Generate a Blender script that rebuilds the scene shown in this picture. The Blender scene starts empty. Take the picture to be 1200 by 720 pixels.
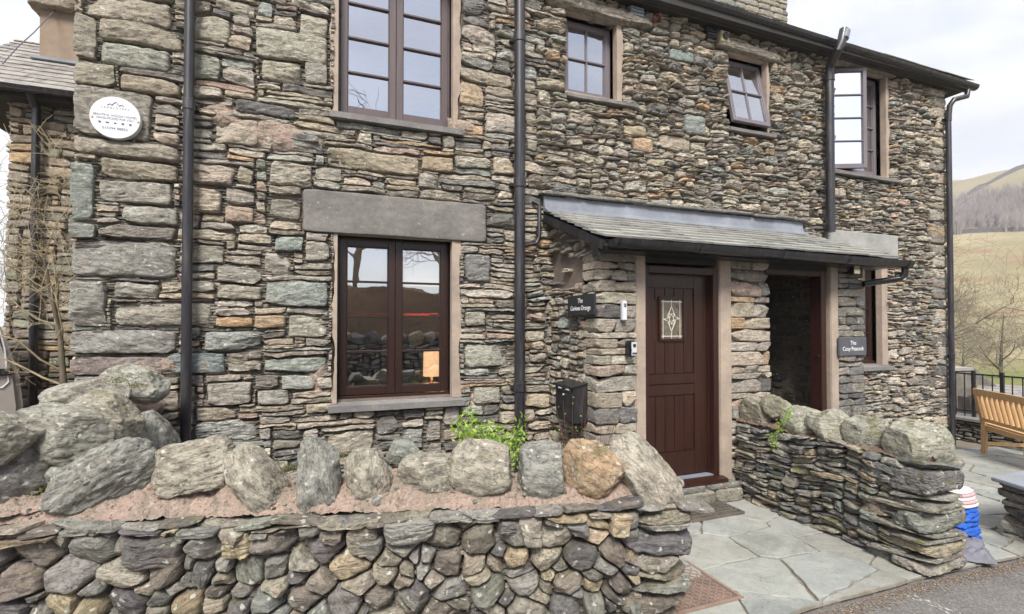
import bpy, bmesh, math, random
import numpy as np
from mathutils import Vector, Matrix, noise as mnoise
from math import radians, sin, cos, tan, pi, sqrt, atan2, ceil, floor

# ------------------------------------------------------------------ camera, sky, sun, exposure
SC = bpy.context.scene
F, YAW, PITCH, CY, CAMH = 578.0, radians(20.84), radians(0.9), 373.0, 1.6
cd = bpy.data.cameras.new('camera'); cam = bpy.data.objects.new('camera', cd)
SC.collection.objects.link(cam); SC.camera = cam
cam.location = (0, 0, CAMH); cam.rotation_euler = (pi/2 + PITCH, 0, -YAW)
cd.sensor_width = 36; cd.lens = 36*F/1200; cd.shift_y = (CY-360)/1200
cd.clip_start = 0.05; cd.clip_end = 5000

SUN_EL, SUN_AZ = radians(48), radians(205)      # azimuth clockwise from +y (into the facade)
w = bpy.data.worlds.new('World'); SC.world = w; w.use_nodes = True
nt = w.node_tree; nt.nodes.clear(); N = nt.nodes.new; L = nt.links.new
out = N('ShaderNodeOutputWorld'); bg = N('ShaderNodeBackground'); L(bg.outputs[0], out.inputs[0])
sky = N('ShaderNodeTexSky'); sky.sky_type = 'NISHITA'; sky.sun_disc = False
sky.sun_elevation = SUN_EL; sky.sun_rotation = SUN_AZ; sky.air_density = 1.0; sky.dust_density = 2.0
tc = N('ShaderNodeTexCoord'); mp = N('ShaderNodeMapping'); mp.inputs['Scale'].default_value = (1.0, 1.0, 2.6)
mp.inputs['Location'].default_value = (0.35, 0.2, 0.1)
L(tc.outputs['Generated'], mp.inputs[0])
cn = N('ShaderNodeTexNoise'); cn.inputs['Scale'].default_value = 2.3; cn.inputs['Detail'].default_value = 7
cn.inputs['Roughness'].default_value = 0.55; cn.inputs['Distortion'].default_value = 0.3
L(mp.outputs[0], cn.inputs['Vector'])
cr = N('ShaderNodeValToRGB'); cr.color_ramp.elements[0].position = 0.34; cr.color_ramp.elements[1].position = 0.56
cr.color_ramp.elements[0].color = (.5, .5, .5, 1); cr.color_ramp.elements[1].color = (1, 1, 1, 1)
sxyz = N('ShaderNodeSeparateXYZ'); L(tc.outputs['Generated'], sxyz.inputs[0])
mr_ = N('ShaderNodeMapRange'); mr_.inputs['From Min'].default_value = -.9; mr_.inputs['From Max'].default_value = .1; mr_.inputs['To Min'].default_value = -.13; mr_.inputs['To Max'].default_value = .06
L(sxyz.outputs[1], mr_.inputs['Value']); ad_ = N('ShaderNodeMath'); ad_.operation = 'ADD'; L(cn.outputs['Fac'], ad_.inputs[0]); L(mr_.outputs[0], ad_.inputs[1])
L(ad_.outputs[0], cr.inputs[0])
cn2 = N('ShaderNodeTexNoise'); cn2.inputs['Scale'].default_value = 3.1; cn2.inputs['Detail'].default_value = 8
mp2 = N('ShaderNodeMapping'); mp2.inputs['Scale'].default_value = (1, 1, 3.0); mp2.inputs['Location'].default_value = (3.1, 1.7, 0)
L(tc.outputs['Generated'], mp2.inputs[0]); L(mp2.outputs[0], cn2.inputs['Vector'])
cr2 = N('ShaderNodeValToRGB'); cr2.color_ramp.elements[0].position = 0.35; cr2.color_ramp.elements[1].position = 0.65
cr2.color_ramp.elements[0].color = (6.1, 6.3, 6.9, 1); cr2.color_ramp.elements[1].color = (8.2, 8.35, 8.7, 1)
L(cn2.outputs['Fac'], cr2.inputs[0])
mx = N('ShaderNodeMix'); mx.data_type = 'RGBA'
L(cr.outputs[0], mx.inputs[0]); skb = N('ShaderNodeVectorMath'); skb.operation = 'SCALE'; skb.inputs['Scale'].default_value = 1.6; L(sky.outputs[0], skb.inputs[0]); L(skb.outputs[0], mx.inputs[6]); L(cr2.outputs[0], mx.inputs[7])
L(mx.outputs[2], bg.inputs[0]); bg.inputs[1].default_value = 0.07

sd = bpy.data.lights.new('sun', 'SUN'); so = bpy.data.objects.new('sun', sd); SC.collection.objects.link(so)
sd.energy = 3.0; sd.angle = radians(20); sd.color = (1, .955, .88)
sdir = Vector((sin(SUN_AZ)*cos(SUN_EL), cos(SUN_AZ)*cos(SUN_EL), sin(SUN_EL)))
so.rotation_euler = sdir.to_track_quat('Z', 'Y').to_euler(); so.location = (0, -5, 12)
vs = SC.view_settings; SC.display_settings.display_device = 'sRGB'
vs.view_transform = 'Standard'; vs.look = 'None'; vs.gamma = 1; vs.use_curve_mapping = False
vs.exposure = 1.05
SC.cycles.max_bounces = 6; SC.cycles.diffuse_bounces = 3; SC.cycles.transparent_max_bounces = 8

# ------------------------------------------------------------------ measured directions -> points on real planes
_fw = np.array([sin(YAW)*cos(PITCH), cos(YAW)*cos(PITCH), sin(PITCH)])
_up = np.array([-sin(YAW)*sin(PITCH), -cos(YAW)*sin(PITCH), cos(PITCH)])
_rt = np.array([cos(YAW), -sin(YAW), 0.0]); _C = np.array([0, 0, CAMH])
def on(ax, v, px, py):
    q = (px-600)/F*_rt-(py-CY)/F*_up+_fw
    return _C+q*((v-_C[ax])/q[ax])
def fac(px, py, Y=4.6):
    p = on(1, Y, px, py); return p[0], p[2]
def depth_pt(px, py, z):
    return _C + ((px-600)/F*_rt-(py-CY)/F*_up+_fw)*z
def G(x, y=0):
    return 0.0 if x < 3.6 else -0.047*(min(x, 12)-3.6)
def gnd(px, py):
    z = 0
    for _ in range(12):
        p = on(2, z, px, py); z = G(p[0])
    return p

# ------------------------------------------------------------------ numpy noise
def _h(ix, iy, iz):
    n = (ix.astype(np.int64)*374761393 + iy.astype(np.int64)*668265263 + iz.astype(np.int64)*2147483647) & 0xffffffff
    n = ((n ^ (n >> 13))*1274126177) & 0xffffffff
    n = ((n ^ (n >> 15))*2246822519) & 0xffffffff
    return ((n ^ (n >> 16)) & 0xffff)/32767.5-1.0
def vnoise(p):
    i = np.floor(p).astype(np.int64); f = p-i; f = f*f*(3-2*f)
    x, y, z = i[:, 0], i[:, 1], i[:, 2]; u, v, w_ = f[:, 0], f[:, 1], f[:, 2]
    r = 0
    for a in (0, 1):
        for b in (0, 1):
            for c in (0, 1):
                r = r + _h(x+a, y+b, z+c)*(u if a else 1-u)*(v if b else 1-v)*(w_ if c else 1-w_)
    return r
def fbm(p, o=3):
    r = 0; a = 1.0; s = 0
    for k in range(o):
        r = r+a*vnoise(p*(2.03**k)+17.3*k); s += a; a *= .5
    return r/s

# ------------------------------------------------------------------ objects
def link(o, parent=None):
    SC.collection.objects.link(o)
    if parent:
        o.parent = parent; o.matrix_parent_inverse = parent.matrix_world.inverted()   # meshes are written in place
    return o
def tag(o, label=None, cat=None, group=None, kind=None):
    if label: o['label'] = label
    if cat: o['category'] = cat
    if group: o['group'] = group
    if kind: o['kind'] = kind
    return o
def empty(name, loc=(0, 0, 0), rz=0):
    o = bpy.data.objects.new(name, None); link(o); o.location = loc; o.rotation_euler.z = rz
    o.empty_display_size = .1
    bpy.context.view_layer.update()
    return o
def mesh_np(name, V, Fq, mat, parent=None, cols=None, sp=None, smooth=True, sharp=None):
    me = bpy.data.meshes.new(name); V = np.asarray(V, float); Fq = np.asarray(Fq, int)
    me.vertices.add(len(V)); me.vertices.foreach_set('co', V.ravel())
    k = Fq.shape[1]
    me.loops.add(Fq.size); me.loops.foreach_set('vertex_index', Fq.ravel())
    me.polygons.add(len(Fq)); me.polygons.foreach_set('loop_start', np.arange(len(Fq))*k)
    me.polygons.foreach_set('loop_total', np.full(len(Fq), k))
    me.update(calc_edges=True)
    if cols is not None:
        a = me.attributes.new('col', 'FLOAT_COLOR', 'POINT')
        a.data.foreach_set('color', np.c_[cols, np.ones(len(cols))].ravel())
    if sp is not None:
        a = me.attributes.new('sp', 'FLOAT_VECTOR', 'POINT'); a.data.foreach_set('vector', np.asarray(sp).ravel())
    me.polygons.foreach_set('use_smooth', np.full(len(Fq), smooth))
    if sharp: me.set_sharp_from_angle(angle=radians(sharp))
    me.materials.append(mat); me.validate()
    o = bpy.data.objects.new(name, me)
    return link(o, parent)

class MB:
    def __init__(s): s.v = []; s.f = []
    def add(s, vs_, fs): n = len(s.v); s.v += [tuple(v) for v in vs_]; s.f += [tuple(i+n for i in f) for f in fs]
    def box(s, x0, y0, z0, x1, y1, z1, M=None):
        P = [Vector((x, y, z)) for z in (z0, z1) for y in (y0, y1) for x in (x0, x1)]
        if M: P = [M @ p for p in P]
        s.add(P, [(0, 2, 3, 1), (4, 5, 7, 6), (0, 1, 5, 4), (2, 6, 7, 3), (0, 4, 6, 2), (1, 3, 7, 5)]); return s
    def obox(s, p, q, w_, h):          # bar from p to q of section w x h (h roughly vertical)
        p = Vector(p); q = Vector(q); d = (q-p).normalized()
        a = d.cross(Vector((0, 0, 1)))
        a = Vector((1, 0, 0)) if a.length < 1e-3 else a.normalized()
        b = a.cross(d)
        P = [c+a*i*w_/2+b*j*h/2 for c in (p, q) for j in (-1, 1) for i in (-1, 1)]
        s.add(P, [(0, 2, 3, 1), (4, 5, 7, 6), (0, 1, 5, 4), (2, 6, 7, 3), (0, 4, 6, 2), (1, 3, 7, 5)]); return s
    def tube(s, pts, r, n=12, cap=True):
        pts = [Vector(p) for p in pts]; R = r if isinstance(r, (list, tuple)) else [r]*len(pts)
        rings = []; a = None
        for i, p in enumerate(pts):
            d = (pts[min(i+1, len(pts)-1)]-pts[max(i-1, 0)]).normalized()
            if a is None:
                a = d.cross(Vector((0.31, 0.2, .9)));  a = a.normalized() if a.length > 1e-3 else Vector((1, 0, 0))
            a = (a-d*a.dot(d)).normalized(); b = d.cross(a)
            rings.append([p+(a*cos(2*pi*k/n)+b*sin(2*pi*k/n))*R[i] for k in range(n)])
        vs_ = [v for r_ in rings for v in r_]; fs = []
        for i in range(len(pts)-1):
            for k in range(n):
                fs.append((i*n+k, i*n+(k+1) % n, (i+1)*n+(k+1) % n, (i+1)*n+k))
        if cap: fs.append(tuple(range(n))[::-1]); fs.append(tuple((len(pts)-1)*n+k for k in range(n)))
        s.add(vs_, fs); return s
    def prism(s, poly, y0, y1, ax=1):     # polygon in the two other axes extruded along ax
        n = len(poly)
        def mk(p, t):
            q = [p[0], p[1]]; q.insert(ax, t); return q
        vs_ = [mk(p, y0) for p in poly]+[mk(p, y1) for p in poly]
        s.add(vs_, [tuple(range(n)), tuple(range(2*n-1, n-1, -1))]+[(i, i+n, (i+1) % n+n, (i+1) % n) for i in range(n)]); return s
    def build(s, name, mat, parent=None, bevel=0, smooth=False, seg=2):
        me = bpy.data.meshes.new(name); me.from_pydata(s.v, [], s.f); me.update()
        bm = bmesh.new(); bm.from_mesh(me); bmesh.ops.recalc_face_normals(bm, faces=bm.faces)
        if bevel: bmesh.ops.bevel(bm, geom=[e for e in bm.edges if e.calc_face_angle(0) > .6], offset=bevel, segments=seg, affect='EDGES', clamp_overlap=True)
        bm.to_mesh(me); bm.free()
        if smooth:
            me.polygons.foreach_set('use_smooth', [True]*len(me.polygons)); me.set_sharp_from_angle(angle=radians(40))
        me.materials.append(mat)
        return link(bpy.data.objects.new(name, me), parent)

# ------------------------------------------------------------------ materials
def newmat(name):
    m = bpy.data.materials.new(name); m.use_nodes = True; t = m.node_tree
    return m, t, t.nodes['Principled BSDF']
def nd(t, kind, **kw):
    n = t.nodes.new(kind)
    for k, v in kw.items():
        if k in n.inputs.keys(): n.inputs[k].default_value = v
        else: setattr(n, k, v)
    return n
def ramp(t, src, p0, p1, c0=(0, 0, 0, 1), c1=(1, 1, 1, 1)):
    r = t.nodes.new('ShaderNodeValToRGB'); e = r.color_ramp.elements
    e[0].position, e[1].position = p0, p1; e[0].color, e[1].color = c0, c1
    t.links.new(src, r.inputs[0]); return r.outputs[0]
def mixc(t, fac_, a, b, mode='MIX'):
    m = t.nodes.new('ShaderNodeMix'); m.data_type = 'RGBA'; m.blend_type = mode
    for s_, i in ((fac_, 0), (a, 6), (b, 7)):
        if hasattr(s_, 'links'): t.links.new(s_, m.inputs[i])
        else: m.inputs[i].default_value = s_ if i == 0 else (tuple(s_)+(1,))[:4]
    return m.outputs[2]
def mth(t, op, a, b=0.0):
    m = t.nodes.new('ShaderNodeMath'); m.operation = op
    for s_, i in ((a, 0), (b, 1)):
        if hasattr(s_, 'links'): t.links.new(s_, m.inputs[i])
        else: m.inputs[i].default_value = s_
    return m.outputs[0]
def noise_(t, vec, scale, detail=4, rough=.55, dist=0):
    n = nd(t, 'ShaderNodeTexNoise', Scale=scale, Detail=detail, Roughness=rough, Distortion=dist)
    if vec is not None: t.links.new(vec, n.inputs['Vector'])
    return n.outputs['Fac']
def bump(t, b, h, strength=.5, dist=.01, prev=None):
    n = nd(t, 'ShaderNodeBump', Strength=strength, Distance=dist)
    t.links.new(h, n.inputs['Height'])
    if prev: t.links.new(prev, n.inputs['Normal'])
    t.links.new(n.outputs[0], b.inputs['Normal']); return n.outputs[0]

def stone_mat(name, lichen=.35, white=.25, rust=.2, moss=0.0, contrast=1.0, smp=(5, 50, 5), sw=.55):
    m, t, b = newmat(name)
    at = nd(t, 'ShaderNodeAttribute', attribute_name='col'); sp = nd(t, 'ShaderNodeAttribute', attribute_name='sp')
    V = sp.outputs['Vector']; oc = nd(t, 'ShaderNodeTexCoord').outputs['Object']
    mp_ = nd(t, 'ShaderNodeMapping'); mp_.inputs['Scale'].default_value = smp; t.links.new(V, mp_.inputs[0])
    strata = noise_(t, mp_.outputs[0], 1.0, 6, .6, .6)
    mp2_ = nd(t, 'ShaderNodeMapping'); mp2_.inputs['Scale'].default_value = (16, 24, 16); t.links.new(V, mp2_.inputs[0])
    mid = noise_(t, mp2_.outputs[0], 1.0, 6, .65)
    fine = noise_(t, V, 75, 6, .8)
    base = at.outputs['Color']
    k = mth(t, 'ADD', mth(t, 'MULTIPLY', strata, sw*contrast), mth(t, 'MULTIPLY', mid, (1.15-sw)*contrast))
    k = mth(t, 'ADD', k, mth(t, 'MULTIPLY', fine, .85*contrast)); k = mth(t, 'ADD', k, 1.0-1.0*contrast)
    kk = nd(t, 'ShaderNodeCombineColor');
    for i in range(3): t.links.new(k, kk.inputs[i])
    c = mixc(t, 1.0, base, kk.outputs[0], 'MULTIPLY')
    # rust / ochre weathering
    r = ramp(t, noise_(t, V, 6.5, 5, .6, .4), .60, .72)
    c = mixc(t, mth(t, 'MULTIPLY', r, rust), c, (.40, .25, .13))
    # grey green lichen film
    g = ramp(t, noise_(t, oc, 4.2, 6, .7), .50, .68)
    c = mixc(t, mth(t, 'MULTIPLY', g, lichen), c, (.40, .41, .33))
    # crack dirt, also standing in for relief shade, painted into the lows
    dk = ramp(t, mid, .30, .48, (1, 1, 1, 1), (0, 0, 0, 1))
    c = mixc(t, mth(t, 'MULTIPLY', dk, .45), c, (.06, .055, .05))
    pit = ramp(t, noise_(t, V, 42, 5, .7), .36, .42, (1, 1, 1, 1), (0, 0, 0, 1)); c = mixc(t, mth(t, 'MULTIPLY', pit, .55), c, (.055, .05, .045))
    # dark cleavage lines: crack dirt that also stands in for relief shade
    mp3_ = nd(t, 'ShaderNodeMapping'); mp3_.inputs['Scale'].default_value = (7, 34, 7); t.links.new(V, mp3_.inputs[0]); cl = noise_(t, mp3_.outputs[0], 1.0, 5, .55, 1.2)
    cl = mth(t, 'ABSOLUTE', mth(t, 'SUBTRACT', cl, .5)); cl = ramp(t, cl, .0, .022, (1, 1, 1, 1), (0, 0, 0, 1))
    c = mixc(t, mth(t, 'MULTIPLY', cl, .5), c, (.05, .045, .04))
    # crisp white lichen spots
    vo = nd(t, 'ShaderNodeTexVoronoi', Scale=24); vo.inputs['Randomness'].default_value = 1
    wv = nd(t, 'ShaderNodeVectorMath', operation='ADD'); nz = nd(t, 'ShaderNodeTexNoise', Scale=30, Detail=3)
    sc_ = nd(t, 'ShaderNodeVectorMath', operation='SCALE'); sc_.inputs['Scale'].default_value = .05
    t.links.new(V, nz.inputs['Vector']); t.links.new(nz.outputs['Color'], sc_.inputs[0])
    t.links.new(V, wv.inputs[0]); t.links.new(sc_.outputs[0], wv.inputs[1]); t.links.new(wv.outputs[0], vo.inputs['Vector'])
    spot = ramp(t, vo.outputs['Distance'], .20, .30, (1, 1, 1, 1), (0, 0, 0, 1))
    sel = nd(t, 'ShaderNodeSeparateColor'); t.links.new(vo.outputs['Color'], sel.inputs[0])
    pick = ramp(t, sel.outputs[0], 1-white-.02, 1-white+.02)
    c = mixc(t, mth(t, 'MULTIPLY', mth(t, 'MULTIPLY', spot, pick), .75), c, (.56, .56, .50))
    if moss:
        geo = nd(t, 'ShaderNodeNewGeometry'); sx = nd(t, 'ShaderNodeSeparateXYZ'); t.links.new(geo.outputs['Normal'], sx.inputs[0])
        ms = mth(t, 'MULTIPLY', ramp(t, noise_(t, oc, 5.5, 6, .7), .55, .63), ramp(t, sx.outputs[2], -.1, .6))
        c = mixc(t, mth(t, 'MULTIPLY', ms, moss), c, (.11, .11, .03))
    t.links.new(c, b.inputs['Base Color']); b.inputs['Roughness'].default_value = .88
    b.inputs['Specular IOR Level'].default_value = .3
    n1 = bump(t, b, strata, .6, .018); n2 = bump(t, b, mid, .8, .02, n1); n3 = bump(t, b, fine, .9, .008, n2); bump(t, b, mth(t, 'MULTIPLY', cl, -1.0), .6, .006, n3)
    return m

def rough_mat(name, col, var=.25, scale=3, bscale=40, bstr=.4, bdist=.01, rough=.85, col2=None, spots=None):
    m, t, b = newmat(name); oc = nd(t, 'ShaderNodeTexCoord').outputs['Object']
    n = noise_(t, oc, scale, 6, .65); c2 = col2 or tuple(x*(1-var*1.6) for x in col)
    c = mixc(t, ramp(t, n, .35, .65), c2, col)
    f = noise_(t, oc, bscale, 6, .7)
    c = mixc(t, mth(t, 'MULTIPLY', ramp(t, f, .3, .6, (1, 1, 1, 1), (0, 0, 0, 1)), var), c, tuple(x*.35 for x in col))
    if spots:
        s = ramp(t, noise_(t, oc, spots[1], 3, .5), .66, .70); c = mixc(t, mth(t, 'MULTIPLY', s, .6), c, spots[0])
    t.links.new(c, b.inputs['Base Color']); b.inputs['Roughness'].default_value = rough
    bump(t, b, f, bstr, bdist); return m
def paint(name, col, rough=.35, var=.12, metallic=0.0, coat=0.0, dust=0.0):
    m, t, b = newmat(name); oc = nd(t, 'ShaderNodeTexCoord').outputs['Object']
    n = noise_(t, oc, 7, 6, .7)
    c = mixc(t, ramp(t, n, .3, .7), tuple(x*(1-var) for x in col), tuple(min(1, x*(1+var)) for x in col))
    if dust:
        mp_ = nd(t, 'ShaderNodeMapping'); mp_.inputs['Scale'].default_value = (30, 30, 2.5); t.links.new(oc, mp_.inputs[0]); c = mixc(t, mth(t, 'MULTIPLY', ramp(t, noise_(t, mp_.outputs[0], 1, 6, .7), .48, .72), dust), c, (.20, .185, .165))
    t.links.new(c, b.inputs['Base Color']); b.inputs['Metallic'].default_value = metallic
    f = noise_(t, oc, 25, 5, .7)
    rr = nd(t, 'ShaderNodeMapRange'); rr.inputs['To Min'].default_value = max(0, rough-.1); rr.inputs['To Max'].default_value = rough+.15
    t.links.new(f, rr.inputs['Value']); t.links.new(rr.outputs[0], b.inputs['Roughness'])
    b.inputs['Coat Weight'].default_value = coat; bump(t, b, f, .12, .002); return m
def wood(name, c0, c1, rough=.45, axis=2, sc=1.0):
    m, t, b = newmat(name); oc = nd(t, 'ShaderNodeTexCoord').outputs['Object']
    mp_ = nd(t, 'ShaderNodeMapping'); s_ = [38*sc]*3; s_[axis] = 2.2*sc; mp_.inputs['Scale'].default_value = s_
    t.links.new(oc, mp_.inputs[0]); g = noise_(t, mp_.outputs[0], 1, 6, .6, .5)
    c = mixc(t, ramp(t, g, .3, .7), c0, c1); t.links.new(c, b.inputs['Base Color'])
    b.inputs['Roughness'].default_value = rough; bump(t, b, g, .25, .003); return m
def glass_mat():
    m, t, b = newmat('window_glass'); t.nodes.remove(b)
    o = t.nodes['Material Output']; gl = nd(t, 'ShaderNodeBsdfGlossy', Roughness=.012); tr = nd(t, 'ShaderNodeBsdfTransparent')
    gl.inputs['Color'].default_value = (.92, .94, 1, 1); tr.inputs['Color'].default_value = (.86, .88, .88, 1)
    fr = nd(t, 'ShaderNodeFresnel', IOR=1.9); mx_ = nd(t, 'ShaderNodeMixShader')
    oc = nd(t, 'ShaderNodeTexCoord').outputs['Object']; bp = nd(t, 'ShaderNodeBump', Strength=.06, Distance=.02)
    t.links.new(noise_(t, oc, 3.0, 2), bp.inputs['Height']); t.links.new(bp.outputs[0], gl.inputs['Normal'])
    f = mth(t, 'ADD', fr.outputs[0], .43)
    t.links.new(f, mx_.inputs[0]); t.links.new(tr.outputs[0], mx_.inputs[1]); t.links.new(gl.outputs[0], mx_.inputs[2])
    t.links.new(mx_.outputs[0], o.inputs['Surface']); return m

M = {}
M['facade'] = stone_mat('facade_stone', .22, .16, .25, 0, 1.45)
M['garden'] = stone_mat('garden_stone', .30, .40, .20, .4, 1.5)
M['boulder'] = stone_mat('coping_stone', .40, .34, .25, .6, 1.8, (13, 22, 13), .45)
M['mossy'] = stone_mat('mossy_stone', .40, .30, .12, 1.0, 1.5)
M['mortar'] = rough_mat('lime_mortar', (.25, .195, .16), .3, 2.5, 45, .7, .015, .95, (.11, .095, .08))
M['mortar_dark'] = rough_mat('deep_joint', (.05, .045, .04), .3, 3, 45, .6, .015, .95)
M['pink'] = rough_mat('pink_mortar', (.50, .36, .29), .35, 7, 55, 1.0, .03, .95, (.34, .27, .21), ((.10, .09, .05), 9))
m_, t_, b_ = newmat('pink_mortar'); o_ = nd(t_, 'ShaderNodeTexCoord').outputs['Object']
c_ = mixc(t_, ramp(t_, noise_(t_, o_, 7, 6, .7), .38, .62), (.33, .27, .215), (.50, .36, .295)); c_ = mixc(t_, mth(t_, 'MULTIPLY', ramp(t_, noise_(t_, o_, 38, 6, .75), .52, .62), .6), c_, (.62, .50, .43))
c_ = mixc(t_, mth(t_, 'MULTIPLY', ramp(t_, noise_(t_, o_, 55, 5, .75), .38, .46, (1, 1, 1, 1), (0, 0, 0, 1)), .8), c_, (.15, .105, .085)); c_ = mixc(t_, mth(t_, 'MULTIPLY', ramp(t_, noise_(t_, o_, 9, 6, .8), .60, .66), .7), c_, (.12, .10, .065))
t_.links.new(c_, b_.inputs['Base Color']); b_.inputs['Roughness'].default_value = .95; n_ = bump(t_, b_, noise_(t_, o_, 30, 6, .75), 1.0, .03); bump(t_, b_, noise_(t_, o_, 110, 4, .7), .8, .008, n_); M['pink'] = m_
M['plaster'] = rough_mat('plaster', (.41, .325, .26), .25, 4.5, 26, .5, .008, .9, (.29, .235, .195))
M['lintel'] = rough_mat('slate_lintel', (.215, .20, .185), .35, 3.5, 24, .6, .012, .8, (.13, .12, .115), ((.40, .38, .35), 26))
M['sill'] = rough_mat('slate_sill', (.22, .21, .20), .25, 4, 30, .35, .005, .7, (.15, .14, .14), ((.35, .33, .3), 30))
M['concrete'] = rough_mat('concrete', (.36, .36, .34), .2, 3, 35, .3, .004, .85)
M['frame'] = wood('window_paint', (.020, .010, .008), (.033, .015, .012), .32)
M['frame_up_sheen'] = wood('upper_frame_sky_sheen', (.085, .062, .064), (.115, .087, .09), .38)  # same brown paint, its mauve sky sheen put into the colour
M['frame_small_sheen'] = wood('small_frame_sky_sheen', (.13, .11, .125), (.17, .15, .165), .38)  # brown frames greyed in the colour itself to imitate reflected sky
M['door'] = wood('door_wood', (.019, .0075, .0055), (.045, .0165, .012), .34)
M['jamb'] = wood('doorframe_wood', (.022, .0075, .0055), (.040, .013, .0095), .4)
M['black'] = paint('black_plastic', (.012, .012, .016), .34, .2, coat=.15, dust=.22)
M['pipe'] = paint('pipe_plastic', (.018, .017, .023), .36, .2, coat=.15, dust=.28)
M['lead'] = rough_mat('lead', (.24, .26, .30), .2, 3, 20, .2, .003, .55, (.16, .17, .20))
M['glass'] = glass_mat()
M['dark'] = paint('dark_room', (.03, .028, .026), .8)
M['room'] = paint('room_wall', (.32, .27, .21), .8)
M['ceil'] = paint('room_ceiling', (.7, .69, .66), .8)
M['white'] = paint('white_enamel', (.60, .62, .66), .35, .03)
M['ink'] = paint('grey_ink', (.09, .09, .12), .6)
M['slate_sign'] = rough_mat('sign_slate', (.028, .03, .038), .15, 8, 60, .1, .001, .42)
M['slate_sign_pale'] = rough_mat('sign_slate_pale', (.10, .105, .125), .15, 8, 60, .1, .001, .40)
M['letters'] = paint('white_letters', (.75, .75, .75), .5)

# ------------------------------------------------------------------ stones
PAL = [((.38, .335, .27), 4), ((.335, .31, .27), 4), ((.285, .295, .27), 1.3), ((.165, .158, .152), 1.6),
       ((.43, .31, .20), .4), ((.36, .285, .235), .7), ((.26, .235, .20), 2), ((.43, .395, .33), 1.6)]
PALG = [((.215, .21, .195), 4), ((.27, .245, .20), 3), ((.135, .128, .132), 2.4), ((.19, .195, .175), 1.6), ((.31, .26, .18), .8), ((.165, .145, .125), 2)]
PALR = [((.20, .19, .17), 4), ((.25, .225, .18), 3), ((.125, .125, .125), 2.4), ((.165, .175, .162), 1.6), ((.27, .225, .17), .8)]
PALB = [((.12, .11, .10), 3), ((.18, .16, .135), 2), ((.14, .145, .13), 1), ((.23, .205, .17), 1)]
PAL = [(tuple(v*1.10 for v in c_), w_) for c_, w_ in PAL]; PALG = [(tuple(v*1.16 for v in c_), w_) for c_, w_ in PALG]
PALR = [(tuple(v*1.18 for v in c_), w_) for c_, w_ in PALR]; PALB = [(tuple(v*1.25 for v in c_), w_) for c_, w_ in PALB]
def pick_col(rng, pal=PAL):
    w_ = np.array([p[1] for p in pal]); i = rng.choice(len(pal), p=w_/w_.sum())
    return np.array(pal[i][0])*rng.uniform(.72, 1.2)*np.array([rng.uniform(.99, 1.06), 1, rng.uniform(.94, 1.03)])

def fill(W, H, rng, hdist, wmul=1.0, occupied=(), cell=.01, wmin=.04, align=.6):
    nx, nz = int(W/cell), int(H/cell); occ = np.zeros((nz, nx), bool); top = {}
    for (a, b, c, d) in occupied:
        occ[max(0, int(b/cell)):max(0, int(ceil(d/cell))), max(0, int(a/cell)):max(0, int(ceil(c/cell)))] = True
    out_ = []
    for j in range(nz):
        while True:
            fr = np.flatnonzero(~occ[j])
            if not len(fr): break
            i0 = fr[0]; brk = np.flatnonzero(np.diff(fr) > 1); i1 = (fr[brk[0]] if len(brk) else fr[-1])+1
            Lr = i1-i0
            hd = hdist((i0*cell), (j*cell)); h = max(2, int(hd[0]/cell)); ww = max(3, int(hd[1]*wmul/cell))
            wm = int(wmin/cell)
            if Lr-ww < wm*1.6: ww = Lr if Lr <= ww*1.5 else Lr//2
            if rng.random() < .5: s = i0
            else: s = i1-ww
            if s-i0 < wm and s != i0: s = i0
            if i1-(s+ww) < wm: ww = i1-s
            sub = occ[j:j+h+4, s:s+ww].any(axis=1); f = np.flatnonzero(sub)
            free = f[0] if len(f) else len(sub)
            if rng.random() < align:      # level with a neighbour when close
                for cc in (s-1, s+ww):
                    if 0 <= cc < nx:
                        col = occ[j:, cc]; q = np.flatnonzero(~col)
                        t_ = q[0] if len(q) else 0
                        if 2 <= t_ and abs(t_-h) <= 3: h = t_; break
            if ww < h*.8: h = max(2, int(ww*1.05))
            h = min(h, free)
            if free-h < 2: h = free
            h = max(1, min(h, nz-j))
            occ[j:j+h, s:s+ww] = True
            out_.append((s*cell, j*cell, (s+ww)*cell, (j+h)*cell))
    return out_

def clip_poly(poly, p, n):
    out_ = []
    for i in range(len(poly)):
        a, b_ = poly[i], poly[(i+1) % len(poly)]; da = (a[0]-p[0])*n[0]+(a[1]-p[1])*n[1]; db = (b_[0]-p[0])*n[0]+(b_[1]-p[1])*n[1]
        if da <= 0: out_.append(a)
        if (da < 0) != (db < 0) and abs(da-db) > 1e-9: t_ = da/(da-db); out_.append((a[0]+(b_[0]-a[0])*t_, a[1]+(b_[1]-a[1])*t_))
    return out_
def power_cells(sites, W, H, ax_=1.3):
    """convex cells of a power diagram: sites (s, t, weight size)"""
    cells = []; P_ = [(a/ax_, b, (h/2)**2) for a, b, h in sites]
    for i, (x, y, w_) in enumerate(P_):
        poly = [(0, 0), (W/ax_, 0), (W/ax_, H), (0, H)]
        for k, (x2, y2, w2) in enumerate(P_):
            if k == i: continue
            dx, dy = x2-x, y2-y; d = sqrt(dx*dx+dy*dy)
            if d > .42 or d < 1e-6: continue
            t_ = (d*d+w_-w2)/(2*d*d); poly = clip_poly(poly, (x+dx*t_, y+dy*t_), (dx/d, dy/d))
            if len(poly) < 3: break
        if len(poly) >= 3: cells.append([(a*ax_, b) for a, b in poly])
    return cells

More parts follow.
